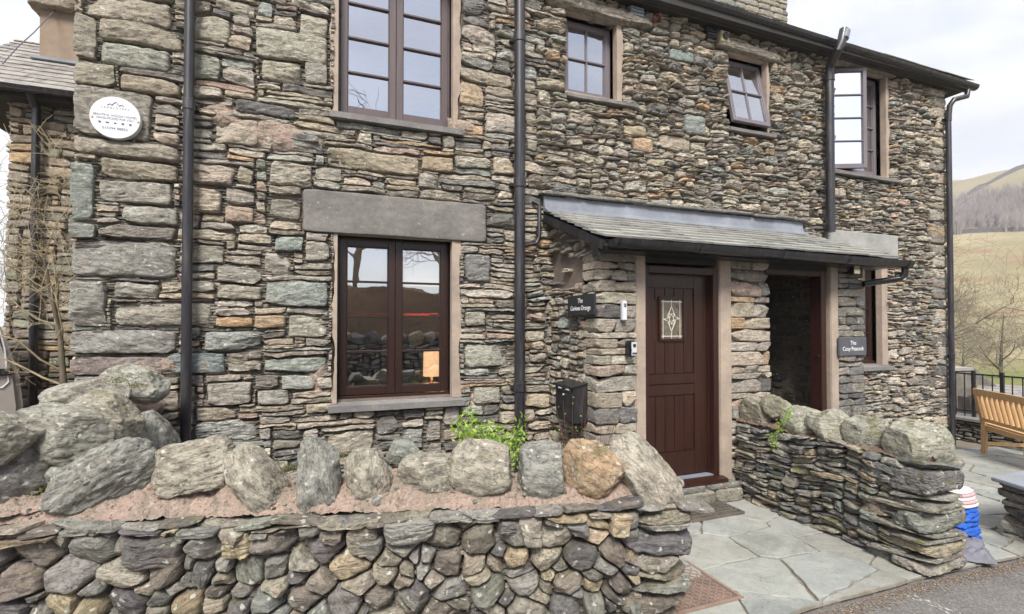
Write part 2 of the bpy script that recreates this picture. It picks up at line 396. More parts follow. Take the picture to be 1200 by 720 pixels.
class Stones:
    def __init__(s, seed): s.rng = np.random.default_rng(seed); s.V = []; s.F = []; s.C = []; s.S = []; s.n = 0; s.id = 0; s.post = []
    def patch(s, rects, O, U, NN, res=.014, D=(.0, .035), B=.035, pal=PAL, jit=.16, rot=3.0, warp=.015, rough=.006, sup=(3.2, 7), gap=.004, colf=None, facet=.5, tiltmax=.10, warpf=2.6, cuts=.3, w2=.010, pe_=(16, 45), ridge=1.0, saw=.6, shear=0.0):
        """stone faces: rects in wall coordinates (s along U, t up), front surface ~ D out from plane O along NN"""
        rng = s.rng; SS = []; TT = []; OO = []; MM = []; II = []; RR = []; start = s.n
        for r in rects:
            a, b, c, d = r[:4]; w_, h = (c-a)/2-gap, (d-b)/2-gap
            if w_ < .008 or h < .006: continue
            cx, cz = (a+c)/2, (b+d)/2; s.id += 1
            nu = int(min(46, max(5, ceil(2*w_/res)))); nv = int(min(34, max(6, ceil(2*h/(res*.7)))))
            tu = np.linspace(-1, 1, nu+1); tv = np.linspace(-1, 1, nv+1)
            tu = .5*tu+.5*np.sin(tu*pi/2); tv = .5*tv+.5*np.sin(tv*pi/2)
            u, v = np.meshgrid(tu, tv); u = u.ravel(); v = v.ravel()
            m = np.maximum(np.abs(u), np.abs(v)); mm = np.maximum(m, 1e-6); du, dv = u/mm, v/mm
            n_ = rng.uniform(*sup); k = m/np.maximum(np.abs(du)**n_+np.abs(dv)**n_, 1e-9)**(1/n_)
            su, sv = du*k, dv*k
            for _ in range(int(rng.integers(1, 4+int(cuts*3)))):      # straight broken corners
                an = (rng.integers(4)*90+45+rng.normal(0, 20))*pi/180; ca, sa = cos(an), sin(an); hq = rng.uniform(1.28-cuts, 1.30)*(abs(ca)+abs(sa))/1.414
                ov = np.maximum(su*ca+sv*sa-hq, 0); su, sv = su-ov*ca, sv-ov*sa
            j = rng.uniform(0, jit, 8); hh = min(w_, h)/w_
            # quad corners pulled in
            cu = np.array([[-1+j[0]*hh*1.6, 1-j[1]*hh*1.6], [-1+j[2]*hh*1.6, 1-j[3]*hh*1.6]])
            cv = np.array([[-1+j[4]*1.3, -1+j[5]*1.3], [1-j[6]*1.3, 1-j[7]*1.3]])
            fu, fv = (su+1)/2, (sv+1)/2
            X = (cu[0, 0]*(1-fu)+cu[0, 1]*fu)*(1-fv)+(cu[1, 0]*(1-fu)+cu[1, 1]*fu)*fv
            Z = (cv[0, 0]*(1-fu)+cv[0, 1]*fu)*(1-fv)+(cv[1, 0]*(1-fu)+cv[1, 1]*fu)*fv
            X = X*w_; Z = Z*h; th = radians(rng.normal(0, rot))*min(1, .12/max(w_, .03)); X, Z = X*cos(th)-Z*sin(th), X*sin(th)+Z*cos(th)
            d0 = rng.uniform(*D); pe = rng.uniform(*pe_)
            ed = np.clip(1-m**pe, 0, 1)**.5
            o = d0+min(.012, h*.15)*rng.uniform(0, 1.4)*(1-m*m)
            ta, tb = rng.normal(0, tiltmax*.6), rng.normal(0, tiltmax); o = o+np.clip(ta*X, -.015, .015)+np.clip(tb*Z, -.02, .02)
            for _ in range(int(rng.integers(2, 5))):
                if rng.random() > facet: continue
                an = rng.uniform(0, 2*pi); sl = rng.uniform(.15, .7)
                q = (X/w_*cos(an)+Z/h*sin(an)); o = np.minimum(o, d0+.006-sl*np.minimum(w_, h)*(q-rng.uniform(.05, .7)))
            o = np.maximum(o, d0-.045)
            o = -B+(o+B)*ed
            SS.append(cx+X); TT.append(cz+Z); OO.append(o); MM.append(ed); II.append(np.full(len(u), s.id)); 
            st = radians(rng.normal(0, 8)); lx, lz = X*cos(st)+Z*sin(st), -X*sin(st)+Z*cos(st)
            s.S.append(np.c_[lx+s.id*3.71 % 50, lz+s.id*1.37 % 31, o+s.id*7.3 % 43])
            col = colf(rng, cx, cz) if (colf and len(r) == 4) else (np.array(r[4]) if len(r) > 4 and r[4] is not None else pick_col(rng, pal))
            s.C.append(np.tile(col, (len(u), 1)))
            idx = (np.arange(nv)[:, None]*(nu+1)+np.arange(nu)[None]).ravel()+s.n
            s.F.append(np.c_[idx, idx+1, idx+nu+2, idx+nu+1]); s.n += len(u)
        if not SS: return
        S_, T_, O_, E_, I_ = map(np.concatenate, (SS, TT, OO, MM, II))
        P = np.c_[S_*9, T_*26, I_*5.17]
        P2 = np.c_[S_*30, T_*45, I_*3.17+.5]
        rid = np.abs(fbm(np.c_[S_*11, T_*38, I_*2.7+3], 3))
        O_ = O_+E_*(rough*1.8*fbm(P, 3)+rough*.9*fbm(P2, 2)-rough*1.5*ridge*np.clip(.16-rid, 0, 1)/.16*.7)
        fq = 18+26*((I_*.618) % 1); am = np.where(((I_*.7549) % 1) < saw, 1.0, .25); sw = (T_*fq+1.1*fbm(np.c_[S_*7, T_*9, I_*1.9], 3)+I_*.37) % 1
        O_ = O_+E_*am*rough*1.3*(sw-.5)
        S2 = S_+.006*fbm(np.c_[S_*22, T_*22, I_*9.1], 2); T2 = T_+.006*fbm(np.c_[S_*18, T_*18, I_*4.3+9], 2)
        S2 = S2+shear*T_*np.sin(S_*3.1+1.2+2.0*T_); T2 = T2+shear*.22*np.sin(S_*5.3+4*T_)
        wp = np.c_[S_*warpf, T_*warpf*1.4, np.zeros(len(S_))+3.3]
        S2 = S2+warp*fbm(wp, 2); T2 = T2+warp*1.3*fbm(wp+31.7, 2)
        S2 = S2+w2*fbm(np.c_[S_*7, T_*9, np.full(len(S_), 1.7)], 3)*1.5; T2 = T2+w2*1.5*fbm(np.c_[S_*6.5+4, T_*11, np.full(len(S_), 8.7)], 3)
        O = np.array(O, float); U = np.array(U, float); NN = np.array(NN, float)
        V = O+S2[:, None]*U+T2[:, None]*np.array([0, 0, 1.0])+O_[:, None]*NN
        # faces wind towards NN
        if np.dot(np.cross(U, [0, 0, 1.0]), NN) < 0: 
            for k_ in range(len(s.F)-1, -1, -1):
                if s.F[k_][0, 0] < start: break
                s.F[k_] = s.F[k_][:, ::-1]
        s.V.append(V)
    def cells(s, polys, O, U, NN, res=.008, D=(0, .04), B=.08, pal=PAL, gap=.003, rough=.007, warp=.015, shrink=(.9, 1.0)):
        """stone faces from convex outlines: radial grids with rounded corners and broken facets"""
        rng = s.rng; SS = []; TT = []; OO = []; EE = []; II = []; faces = []; start = s.n
        for poly in polys:
            P = np.array(poly); c = P.mean(0); area = .5*abs(np.sum(P[:, 0]*np.roll(P[:, 1], -1)-P[:, 1]*np.roll(P[:, 0], -1)))
            if area < 2.5e-4: continue
            s.id += 1; sz = sqrt(area); seg = np.linalg.norm(np.roll(P, -1, 0)-P, axis=1); per = seg.sum(); n = int(min(96, max(20, per/res)))
            cum = np.r_[0, np.cumsum(seg)]; q = np.linspace(0, per, n, endpoint=False); PP = np.r_[P, P[:1]]
            B_ = np.c_[np.interp(q, cum, PP[:, 0]), np.interp(q, cum, PP[:, 1])]
            for _ in range(int(n*rng.uniform(0, .035))+1): B_ = .25*np.roll(B_, 1, 0)+.5*B_+.25*np.roll(B_, -1, 0)
            B_ = B_-c; L_ = np.linalg.norm(B_, axis=1)[:, None]; B_ = B_*(1-gap/np.maximum(L_, .01))*rng.uniform(*shrink)
            nr_ = int(max(4, sz*.5/res)); rr = np.r_[1, 1-.012, np.linspace(.95, 0, nr_)]
            d0 = rng.uniform(*D); 
            X = (rr[:, None]*B_[None, :, 0]).ravel(); Z = (rr[:, None]*B_[None, :, 1]).ravel(); m = np.repeat(rr, n)
            ed = np.clip(1-m**rng.uniform(12, 30), 0, 1)**.5
            o = d0+np.zeros(len(X)); ta, tb = rng.normal(0, .25), rng.normal(0, .25); o = o+np.clip(ta*X+tb*Z, -.03, .03)+.05*sz*rng.uniform(0, 1)*(1-m*m)
            for _ in range(int(rng.integers(3, 7))):
                an = rng.uniform(0, 2*pi); o = np.minimum(o, d0+.014-rng.uniform(.25, 1.3)*((X*cos(an)+Z*sin(an))-sz*rng.uniform(.05, .42)))
            o = np.maximum(o, d0-.05); o = -B+(o+B)*ed
            SS.append(c[0]+X); TT.append(c[1]+Z); OO.append(o); EE.append(ed); II.append(np.full(len(X), s.id))
            cov = np.cov(B_.T); ev, vec = np.linalg.eigh(cov); st = atan2(vec[1, 1], vec[0, 1]); st = st if abs(st) < pi/2 else st-pi*np.sign(st)
            lx, lz = X*cos(st)+Z*sin(st), -X*sin(st)+Z*cos(st)
            s.S.append(np.c_[lx+s.id*3.71 % 50, lz+s.id*1.37 % 31, o+s.id*7.3 % 43]); s.C.append(np.tile(pick_col(rng, pal), (len(X), 1)))
            k = np.arange(n); base = s.n
            for j in range(len(rr)-1): faces.append(np.c_[base+j*n+k, base+j*n+(k+1) % n, base+(j+1)*n+(k+1) % n, base+(j+1)*n+k])
            s.n += len(X)
        S_, T_, O_, E_, I_ = map(np.concatenate, (SS, TT, OO, EE, II))
        O_ = O_+E_*(rough*1.8*fbm(np.c_[S_*11, T_*18, I_*5.17], 3)+rough*1.1*fbm(np.c_[S_*34, T_*44, I_*3.17+.5], 3))
        S2 = S_+.007*fbm(np.c_[S_*20, T_*20, I_*9.1], 3)+warp*fbm(np.c_[S_*3, T_*3, S_*0+.3], 2); T2 = T_+.007*fbm(np.c_[S_*20, T_*20, I_*4.3+9], 3)+warp*fbm(np.c_[S_*3+7, T_*3, S_*0+.9], 2)
        U = np.array(U, float); NN = np.array(NN, float); fq = np.concatenate(faces)
        if np.dot(np.cross(U, [0, 0, 1.0]), NN) > 0: pass
        s.F.append(fq); s.V.append(np.array(O, float)+S2[:, None]*U+T2[:, None]*np.array([0, 0, 1.0])+O_[:, None]*NN)
    def rock(s, c, dims, rot=(0, 0, 0), n=6, seg=8, facets=5, fdepth=(.62, .95), rough=.05, pal=PAL, col=None, strata=0.0, clip=None):
        """closed rock: superellipsoid cut by random planes, centre c, half sizes dims"""
        rng = s.rng; s.id += 1; seg = int(seg)
        t = np.linspace(-1, 1, seg+1); t = .45*t+.55*np.sin(t*pi/2); a, b = np.meshgrid(t, t); a = a.ravel(); b = b.ravel(); e = np.ones_like(a)
        Fs = []; Ps = []; idx = (np.arange(seg)[:, None]*(seg+1)+np.arange(seg)[None]).ravel(); nn = (seg+1)**2
        for k, p in enumerate(((e, a, b), (-e, b, a), (b, e, a), (a, -e, b), (a, b, e), (b, a, -e))):
            Ps.append(np.c_[p]); Fs.append(np.c_[idx, idx+1, idx+seg+2, idx+seg+1]+k*nn)
        P = np.concatenate(Ps); Fq = np.concatenate(Fs)
        q = np.abs(P)**n; P = P/(q.sum(1)**(1/n))[:, None]
        for _ in range(facets):
            d = rng.normal(0, 1, 3); d /= np.linalg.norm(d); hgt = rng.uniform(*fdepth)*np.abs(d).sum()**.5
            dist = P@d; over = np.maximum(dist-hgt, 0); P = P-over[:, None]*d*.93
        # weld coincident: displacement uses position only, so seams stay closed
        dm = np.array(dims, float); Q = P*dm
        mind = dm.min()
        sid = np.full(len(Q), s.id*5.31)
        f1 = fbm(np.c_[Q[:, 0]/mind*1.3+sid, Q[:, 1]/mind*1.3, Q[:, 2]/mind*1.3+sid], 3)
        f2 = fbm(np.c_[Q[:, 0]/mind*4+sid, Q[:, 1]/mind*4, Q[:, 2]/mind*(4+strata*8)], 2)
        f3 = np.abs(fbm(np.c_[Q[:, 0]/mind*2.2+sid, Q[:, 1]/mind*2.2+5, Q[:, 2]/mind*(2.2+strata*4)], 2))
        nr = P/np.maximum(np.linalg.norm(P, axis=1), 1e-6)[:, None]
        Q = Q+nr*(mind*rough*(1.9*f1+.75*f2-1.3*(.14-f3).clip(0)/.14*.5))[:, None]
        R = np.array((Matrix.Rotation(radians(rot[2]), 3, 'Z') @ Matrix.Rotation(radians(rot[1]), 3, 'Y') @ Matrix.Rotation(radians(rot[0]), 3, 'X')))
        V = Q@R.T+np.array(c, float)
        s.V.append(V); s.F.append(Fq+s.n); s.n += len(V)
        s.C.append(np.tile(np.array(col) if col is not None else pick_col(rng, pal), (len(V), 1)))
        s.S.append(np.c_[Q[:, 0]+s.id*3.71 % 50, Q[:, 2]+s.id*1.37 % 31, Q[:, 1]+s.id*7.3 % 43])
    def build(s, name, mat, parent=None):
        o = mesh_np(name, np.concatenate(s.V), np.concatenate(s.F), mat, parent, np.concatenate(s.C), np.concatenate(s.S))
        bm = bmesh.new(); bm.from_mesh(o.data); bmesh.ops.remove_doubles(bm, verts=bm.verts, dist=1e-5); bm.to_mesh(o.data); bm.free()
        o.data.set_sharp_from_angle(angle=radians(42))
        return o

def sheet(name, O, U, W, H, NN, mat, parent, res=.03, amp=.012, off=0.0, holes=(), seed=1, freq=7, warpedge=0):
    """mortar surface behind the stones, lumpy, with window holes"""
    nu, nv = int(ceil(W/res)), int(ceil(H/res)); s_, t_ = np.meshgrid(np.linspace(0, W, nu+1), np.linspace(0, H, nv+1)); s_ = s_.ravel(); t_ = t_.ravel()
    o = off+amp*fbm(np.c_[s_*freq, t_*freq*1.6, np.full(len(s_), seed*3.1)], 3)*1.6
    V = np.array(O, float)+s_[:, None]*np.array(U, float)+t_[:, None]*np.array([0, 0, 1.])+o[:, None]*np.array(NN, float)
    i, j = np.meshgrid(np.arange(nu), np.arange(nv)); i = i.ravel(); j = j.ravel(); cs, ct = (i+.5)*W/nu, (j+.5)*H/nv
    keep = np.ones(len(i), bool)
    for (a, b, c, d) in holes: keep &= ~((cs > a) & (cs < c) & (ct > b) & (ct < d))
    idx = (j*(nu+1)+i)[keep]
    return mesh_np(name, V, np.c_[idx, idx+1, idx+nu+2, idx+nu+1], mat, parent)

def slab_with_holes(mb, x0, x1, z0, z1, holes, y0, y1):
    xs = sorted({x0, x1, *[h[0] for h in holes], *[h[2] for h in holes]}); zs = sorted({z0, z1, *[h[1] for h in holes], *[h[3] for h in holes]})
    xs = [x for x in xs if x0 <= x <= x1]; zs = [z for z in zs if z0 <= z <= z1]
    for a, b in zip(xs, xs[1:]):
        run = None
        for c, d in list(zip(zs, zs[1:]))+[(None, None)]:
            solid = c is not None and not any(h[0] < (a+b)/2 < h[2] and h[1] < (c+d)/2 < h[3] for h in holes)
            if solid: run = (run[0], d) if run else (c, d)
            elif run: mb.box(a, y0, run[0], b, y1, run[1]); run = None

# ================================================================== THE COTTAGE
YF = 4.60
XL, XR = fac(85, 400)[0], 8.76
pe1, pe2 = on(1, 4.43, 822, 4), on(1, 4.43, 1138, 102)
EZ = lambda x: pe1[2]+(pe2[2]-pe1[2])*(x-pe1[0])/(pe2[0]-pe1[0])
HE = 5.40
house = tag(empty('stone_cottage', (3.5, 7, 0)), 'two storey rubble stone cottage with brown casement windows and a slate porch', 'house')

def frect(px0, py0, px1, py1, Y):       # window frame rectangle measured on plane Y
    a = on(1, Y, px0, (py0+py1)/2); b = on(1, Y, px1, (py0+py1)/2)
    za = on(1, Y, px0, py0)[2]; zb = on(1, Y, px0, py1)[2]
    return (min(a[0], b[0]), zb, max(a[0], b[0]), za)
REC = .13; YW = YF+REC
W1 = (fac(395, 300, YW)[0], on(1, YW, 395, 468)[2], fac(526, 300, YW)[0], on(1, YW, 395, 277)[2])
W2z = on(1, YW, 396, 136)[2]
W2 = (fac(396, 80, YW)[0], W2z, fac(527, 80, YW)[0], W2z+(W1[3]-W1[1]))
W3 = (fac(667, 60, YF)[0]-.02, on(1, YW, 667, 114)[2], fac(715, 60, YW)[0], on(1, YW, 667, 24)[2])
W4 = (fac(856, 100, YF)[0]-.03, on(1, YW, 857, 140)[2]-.15, fac(888, 100, YW)[0], on(1, YW, 857, 72)[2])
W5 = (6.36, on(1, YW, 1012, 208)[2], fac(1026, 100, YW)[0], on(1, YW, 1012, 92)[2])
W6 = (6.35, on(1, YW, 1013, 426)[2], fac(1021, 300, YW)[0], on(1, YW, 1013, 302)[2]+.02)
WINS = [W1, W2, W3, W4, W5, W6]

# ---- wall core and mortar
mb = MB(); slab_with_holes(mb, XL+.03, XR-.03, -.4, HE-.02, WINS, YF+.075, YF+.48)
core = mb.build('wall_core', M['mortar'], house)
loc = lambda r: (r[0]-XL, r[1]+.3, r[2]-XL, r[3]+.3)
O0 = (XL, YF+.036, -.3)
sheet('joint_mortar', O0, (1, 0, 0), XR-XL, HE+.3, (0, -1, 0), M['mortar'], core, .03, .016, -.004, [(loc(r)[0]-.02, loc(r)[1]-.02, loc(r)[2]+.02, loc(r)[3]+.02) for r in WINS], 1)

# ---- facade stones
rg = np.random.default_rng(5)
def hd_fac(s, t):
    x = s+XL; left = 1-min(1, max(0, (x-1.2)/1.2)); r = rg.random()
    if r < .50: h = rg.uniform(.024, .048); w_ = rg.uniform(.14, .42)
    elif r < .84: h = rg.uniform(.052, .09); w_ = h*rg.uniform(1.6, 4.0)
    else: h = rg.uniform(.10, .165); w_ = h*rg.uniform(1.2, 2.4)
    k = 1.0+.42*left if left > 0 else .95
    return h*k*(1 if left else .92), w_*(k*1.12 if left else 1.0)
notable = [ # photo-measured stones (left, top, right, bottom, colour)
 (85, 15, 115, 70, (.30, .27, .22)), (118, 55, 200, 82, (.33, .33, .28)), (115, 27, 215, 54, (.33, .29, .23)), (97, -5, 203, 27, (.35, .31, .25)),
 (86, 73, 138, 102, (.31, .28, .22)), (86, 104, 180, 164, (.28, .26, .22)), (142, 93, 213, 112, (.34, .29, .22)), (86, 166, 213, 187, (.32, .28, .23)),
 (85, 189, 115, 260, (.27, .29, .26)), (118, 190, 212, 212, (.31, .27, .21)), (118, 213, 204, 240, (.32, .30, .26)), (228, 20, 272, 50, (.38, .35, .28)),
 (267, 40, 297, 58, (.40, .33, .26)), (227, 65, 260, 95, (.28, .29, .24)), (253, 140, 305, 172, (.42, .36, .29)), (350, 18, 385, 50, (.36, .33, .27)), (300, 38, 385, 73, (.40, .38, .31)),
 (307, 72, 355, 97, (.37, .34, .27)), (357, 74, 385, 100, (.33, .31, .27)), (382, 177, 492, 201, (.36, .31, .23)), (494, 183, 532, 201, (.39, .31, .22)),
 (490, 203, 514, 220, (.36, .33, .28)), (539, 98, 568, 125, (.43, .33, .23)), (540, 83, 600, 99, (.38, .33, .26)), (147, 243, 213, 264, (.33, .32, .28)),
 (85, 262, 118, 279, (.28, .29, .26)), (85, 281, 212, 325, (.27, .26, .235)), (86, 327, 130, 384, (.29, .28, .25)), (137, 355, 251, 383, (.34, .31, .26)), (134, 330, 190, 350, (.31, .29, .25)),
 (85, 386, 212, 415, (.26, .25, .23)), (85, 417, 197, 440, (.25, .21, .19)), (227, 287, 267, 310, (.30, .28, .23)), (256, 334, 310, 352, (.34, .31, .25)), (255, 371, 300, 384, (.46, .30, .17)),
 (197, 413, 268, 438, (.21, .24, .24)), (245, 447, 300, 475, (.34, .31, .27)), (312, 331, 388, 360, (.29, .31, .28)), (340, 368, 387, 397, (.37, .35, .29)),
 (323, 278, 358, 296, (.27, .30, .27)), (359, 284, 388, 308, (.35, .32, .27)), (300, 369, 338, 385, (.43, .32, .21)), (313, 419, 386, 435, (.29, .31, .27)),
 (305, 456, 343, 474, (.36, .34, .30)), (333, 438, 373, 457, (.34, .34, .31)), (545, 298, 575, 332, (.24, .235, .225)), (545, 366, 570, 383, (.36, .34, .28)),
 (545, 403, 600, 430, (.37, .36, .30)), (552, 454, 587, 474, (.36, .34, .29)), (265, 243, 300, 262, (.38, .28, .22)),
 (1085, 262, 1106, 290, (.36, .27, .18)), (1088, 325, 1107, 350, (.27, .30, .30)), (800, 135, 825, 158, (.26, .28, .26)), (772, 160, 808, 176, (.40, .34, .27)), (741, 162, 765, 178, (.46, .33, .22)),
 (785, 59, 812, 72, (.24, .29, .27)), (730, 147, 757, 160, (.37, .31, .22)), (702, 64, 752, 76, None)]
nr = []
for a, b, c, d, col in notable[:-1]:
    x0, zt = fac((a+c)/2, b, YF); x0, zb = fac((a+c)/2, d, YF); xa = fac(a, 0, YF)[0]; xb = fac(c, 0, YF)[0]
    nr.append((xa-XL, zb+.3, xb-XL, zt+.3, col))
porch_hole = (2.25-XL, 0, 5.2-XL, 2.9+.3)
obst = []
for i, r in enumerate(WINS):
    l = loc(r); e = .05; obst.append((l[0]-(.03 if i < 2 else .0), l[1]-.09, l[2]+(.07 if i != 5 else .10), l[3]+(.02 if i in (2, 3, 4) else .06)))
LINT = (fac(357, 0)[0], on(1, YF, 460, 279)[2]+.01, fac(569, 0)[0], on(1, YF, 460, 231)[2])
L6 = (fac(983, 0)[0]-.3, on(1, YF, 1010, 301)[2], fac(1047, 0)[0], on(1, YF, 1010, 273)[2])
obst += [loc(LINT), loc(L6), porch_hole]
OLINT = [(W3[0]-.25, W3[3]+.0, W3[2]+.45, W3[3]+.13), (W4[0]-.18, W4[3]+.02, W4[2]+.2, W4[3]+.12), (W5[0]-.2, W5[3]+.0, W5[2]+.2, W5[3]+.10)]
obst += [loc(r) for r in OLINT]
rects = fill(XR-XL, HE+.3-.02, rg, hd_fac, 1.0, [r[:4] for r in nr]+obst)
rects = [r for r in rects if not (r[3] < .25)]
st = Stones(11)
left_r = [r for r in rects if r[0]+XL < 1.9]; right_r = [r for r in rects if r[0]+XL >= 1.9]
st.patch(left_r, (XL, YF, -.3), (1, 0, 0), (0, -1, 0), .0125, (0, .03), .045, jit=.17, warp=.014, sup=(7, 16), gap=.000, w2=.010, rot=1.5, rough=.006, cuts=.5, saw=.4)
st.patch(right_r, (XL, YF, -.3), (1, 0, 0), (0, -1, 0), .0140, (0, .05), .05, jit=.22, warp=.020, sup=(4, 9), gap=.000, rot=3, tiltmax=.25, w2=.016, cuts=.5, pe_=(8, 22), rough=.010)
st.patch(nr, (XL, YF, -.3), (1, 0, 0), (0, -1, 0), .0125, (.010, .03), .045, jit=.05, warp=.012, sup=(9, 18), gap=.002, w2=.008, rot=.8, rough=.0055, cuts=.2, saw=.15, tiltmax=.04)
rgb = np.random.default_rng(6); bk = fill(XR-XL, HE+.28, rgb, lambda a, b: (rgb.uniform(.015, .034), rgb.uniform(.10, .34)), 1.0, obst)
st.patch([r for r in bk if r[3] > .25], (XL, YF, -.3), (1, 0, 0), (0, -1, 0), .022, (-.026, -.008), .045, PALB, .1, 1.0, .014, .006, (5, 10), .0)
for r in OLINT:      # rough slab lintels over the small upper windows
    st.rock(((r[0]+r[2])/2, YF+.03, (r[1]+r[3])/2), ((r[2]-r[0])/2, .10, (r[3]-r[1])/2), (0, rg.uniform(-1, 2), 0), 7, 24, 5, (.7, .95), .16, col=(.28, .25, .21), strata=1)
# corner blocks both ends
for xc, sx in ((XR-.12, 1),):
    z = -.3
    while z < HE-.05:
        h = rg.uniform(.07, .2); wx = rg.uniform(.12, .26); wy = rg.uniform(.15, .35)
        st.rock((XR-wx+.02, YF+wy-.035, z+h/2), (wx, wy, h/2-.004), (0, 0, 0), 9, 12, 3, (.8, 1), .05); z += h
st.build('stones', M['facade'], core)
def smear(px_, py_, wx, wz, seed):
    cx_, cz_ = fac(px_, py_); n = 44; V = []; u, v = np.meshgrid(np.linspace(-1, 1, n), np.linspace(-1, 1, n)); u = u.ravel(); v = v.ravel()
    X, Zz = cx_+u*wx, cz_+v*wz; f = np.clip(1-(u*u+v*v), 0, 1)**.5
    o = -.06+.076*f+.02*fbm(np.c_[X*9, Zz*16, X*0+seed], 3)*1.5
    idx = (np.arange(n-1)[:, None]*n+np.arange(n-1)[None]).ravel()
    mesh_np('mortar_patch', np.c_[X, YF-o, Zz], np.c_[idx, idx+1, idx+n+1, idx+n], M['pink'], core)
smear(320, 158, .42, .15, 1); smear(262, 135, .15, .12, 2); smear(545, 150, .16, .10, 3); smear(372, 440, .10, .18, 4); smear(563, 470, .14, .10, 5); smear(180, 428, .3, .08, 6)
# gable returns (seen only from the side)
for nm, xx, nx_, seed in (('left', XL, -1, 21), ('right', XR, 1, 22)):
    g = Stones(seed); rgg = np.random.default_rng(seed)
    rr = fill(5.2, HE+.3, rgg, lambda s, t: (rgg.uniform(.05, .14), rgg.uniform(.15, .5)), cell=.02)
    g.patch(rr, (xx, YF+.03, -.3), (0, 1, 0), (nx_, 0, 0), .035, (0, .03), .03)
    mb = MB(); mb.box(xx-(.0 if nx_ < 0 else .45), YF+.08, -.4, xx+(.45 if nx_ < 0 else 0), 9.9, HE-.03)
    gw = mb.build('gable_wall', M['mortar'], house); g.build('stones', M['facade'], gw)
mb = MB(); mb.box(XL+.03, 9.7, -.4, XR-.03, 10, HE-.03); mb.build('rear_wall', M['mortar'], house)
# ---- rooms
mb = MB()
mb.box(XL+.3, YF+.47, .12, XR-.3, 9.69, .2); mb.box(XL+.3, YF+.47, 2.78, XR-.3, 9.69, 3.0)
mb.box(XL+.3, YF+.47, 5.12, XR-.3, 9.69, 5.2)
for x in (1.7, 4.0, 5.8): mb.box(x, YF+.47, .2, x+.1, 9.69, 5.1)
mb.box(XL+.3, 8.2, .2, XR-.3, 8.3, 5.1)
mb.build('rooms', M['room'], house)
mb = MB(); mb.box(XL+.35, YF+.485, 5.06, XR-.35, 8.2, 5.115); mb.build('bedroom_ceiling', M['ceil'], house)

# ---- plaster reveals and surrounds
def surround(r, l, rr_, tp, bt, seed):
    """plaster lining of an opening with a ragged margin on the wall face"""
    x0, z0, x1, z1 = r; rs = np.random.default_rng(seed); mb = MB(); yb = YF+.30; yf = YF-.006
    def side(xin, sgn, wid):
        n = 26; zz = np.linspace(z0-.02, z1+.02, n); ww = wid+.02*fbm(np.c_[zz*9, zz*0+seed, zz*0], 3)*1.6
        for i in range(n-1):
            a, b = xin, xin+sgn*max(.012, ww[i]); c = xin+sgn*max(.012, ww[i+1])
            mb.add([(a, yf, zz[i]), (b, yf+.006, zz[i]), (c, yf+.006, zz[i+1]), (a, yf, zz[i+1]), (b, YF+.06, zz[i]), (c, YF+.06, zz[i+1]), (a, yb, zz[i]), (a, yb, zz[i+1])],
                   [(0, 1, 2, 3), (1, 4, 5, 2), (0, 3, 7, 6)])
    if l: side(x0, -1, l)
    if rr_: side(x1, 1, rr_)
    if tp: mb.box(x0-.01, YF+.0, z1, x1+.01, yb, z1+.05)
    if bt: mb.box(x0-.03, YF+.01, z0-.05, x1+.03, yb, z0)
    return mb.build('plaster_surround', M['plaster'], house, smooth=True)
surround(W1, .035, .085, 1, 0, 3); surround(W2, .055, .065, 1, 0, 4); surround(W3, 0, .07, 1, 1, 5)
surround(W4, 0, .05, 1, 1, 6); surround(W5, 0, .07, 1, 1, 7); surround(W6, .03, .14, 1, 0, 8)

# ---- lintels and sills
def block(name, x0, y0, z0, x1, y1, z1, mat, seed, n=14, rough=.02, facets=0, seg=26, parent=house, rot=(0, 0, 0)):
    q = Stones(seed); q.rock(((x0+x1)/2, (y0+y1)/2, (z0+z1)/2), ((x1-x0)/2, (y1-y0)/2, (z1-z0)/2), rot, n, seg, facets, (.85, 1), rough, col=(.2, .2, .2))
    o = q.build(name, mat, parent); return o
block('lintel', LINT[0], YF-.028, LINT[1], LINT[2], YW+.06, LINT[3], M['lintel'], 31, 30, .035)
block('lintel', L6[0], YF-.03, L6[1], L6[2], YW+.05, L6[3], M['concrete'], 32, 30, .02)
def sill(r, l, rr_, th, mat, proj=.07, seed=40, ragged=0):
    mb = MB(); z = r[1]; x0, x1 = r[0]-l, r[2]+rr_; n = 14; xs = np.linspace(x0, x1, n)
    pr_ = YF-proj+ragged*fbm(np.c_[xs*6, xs*0+seed, xs*0], 2)
    for i in range(n-1):
        a, b, p, q = xs[i], xs[i+1], pr_[i], pr_[i+1]
        mb.add([(a, p, z-.035), (b, q, z-.035), (b, YW+.05, z+.004), (a, YW+.05, z+.004), (a, p+.004, z-.035-th), (b, q+.004, z-.035-th), (b, YW, z-.04-th), (a, YW, z-.04-th)],
               [(0, 1, 2, 3), (0, 4, 5, 1), (4, 7, 6, 5)]+([(0, 3, 7, 4)] if i == 0 else [])+([(1, 5, 6, 2)] if i == n-2 else []))
    o = mb.build('sill', mat, house); return o
sill(W1, .07, .10, .055, M['sill'], .075, 41, .008); sill(W2, .07, .09, .05, M['sill'], .06, 42, .006)
sill(W3, .02, .26, .03, M['sill'], .04, 43, .02); sill(W4, .02, .10, .035, M['sill'], .06, 44, .015)
sill(W5, .05, .17, .04, M['sill'], .06, 45, .015); sill(W6, .1, .16, .05, M['sill'], .07, 46, .01)

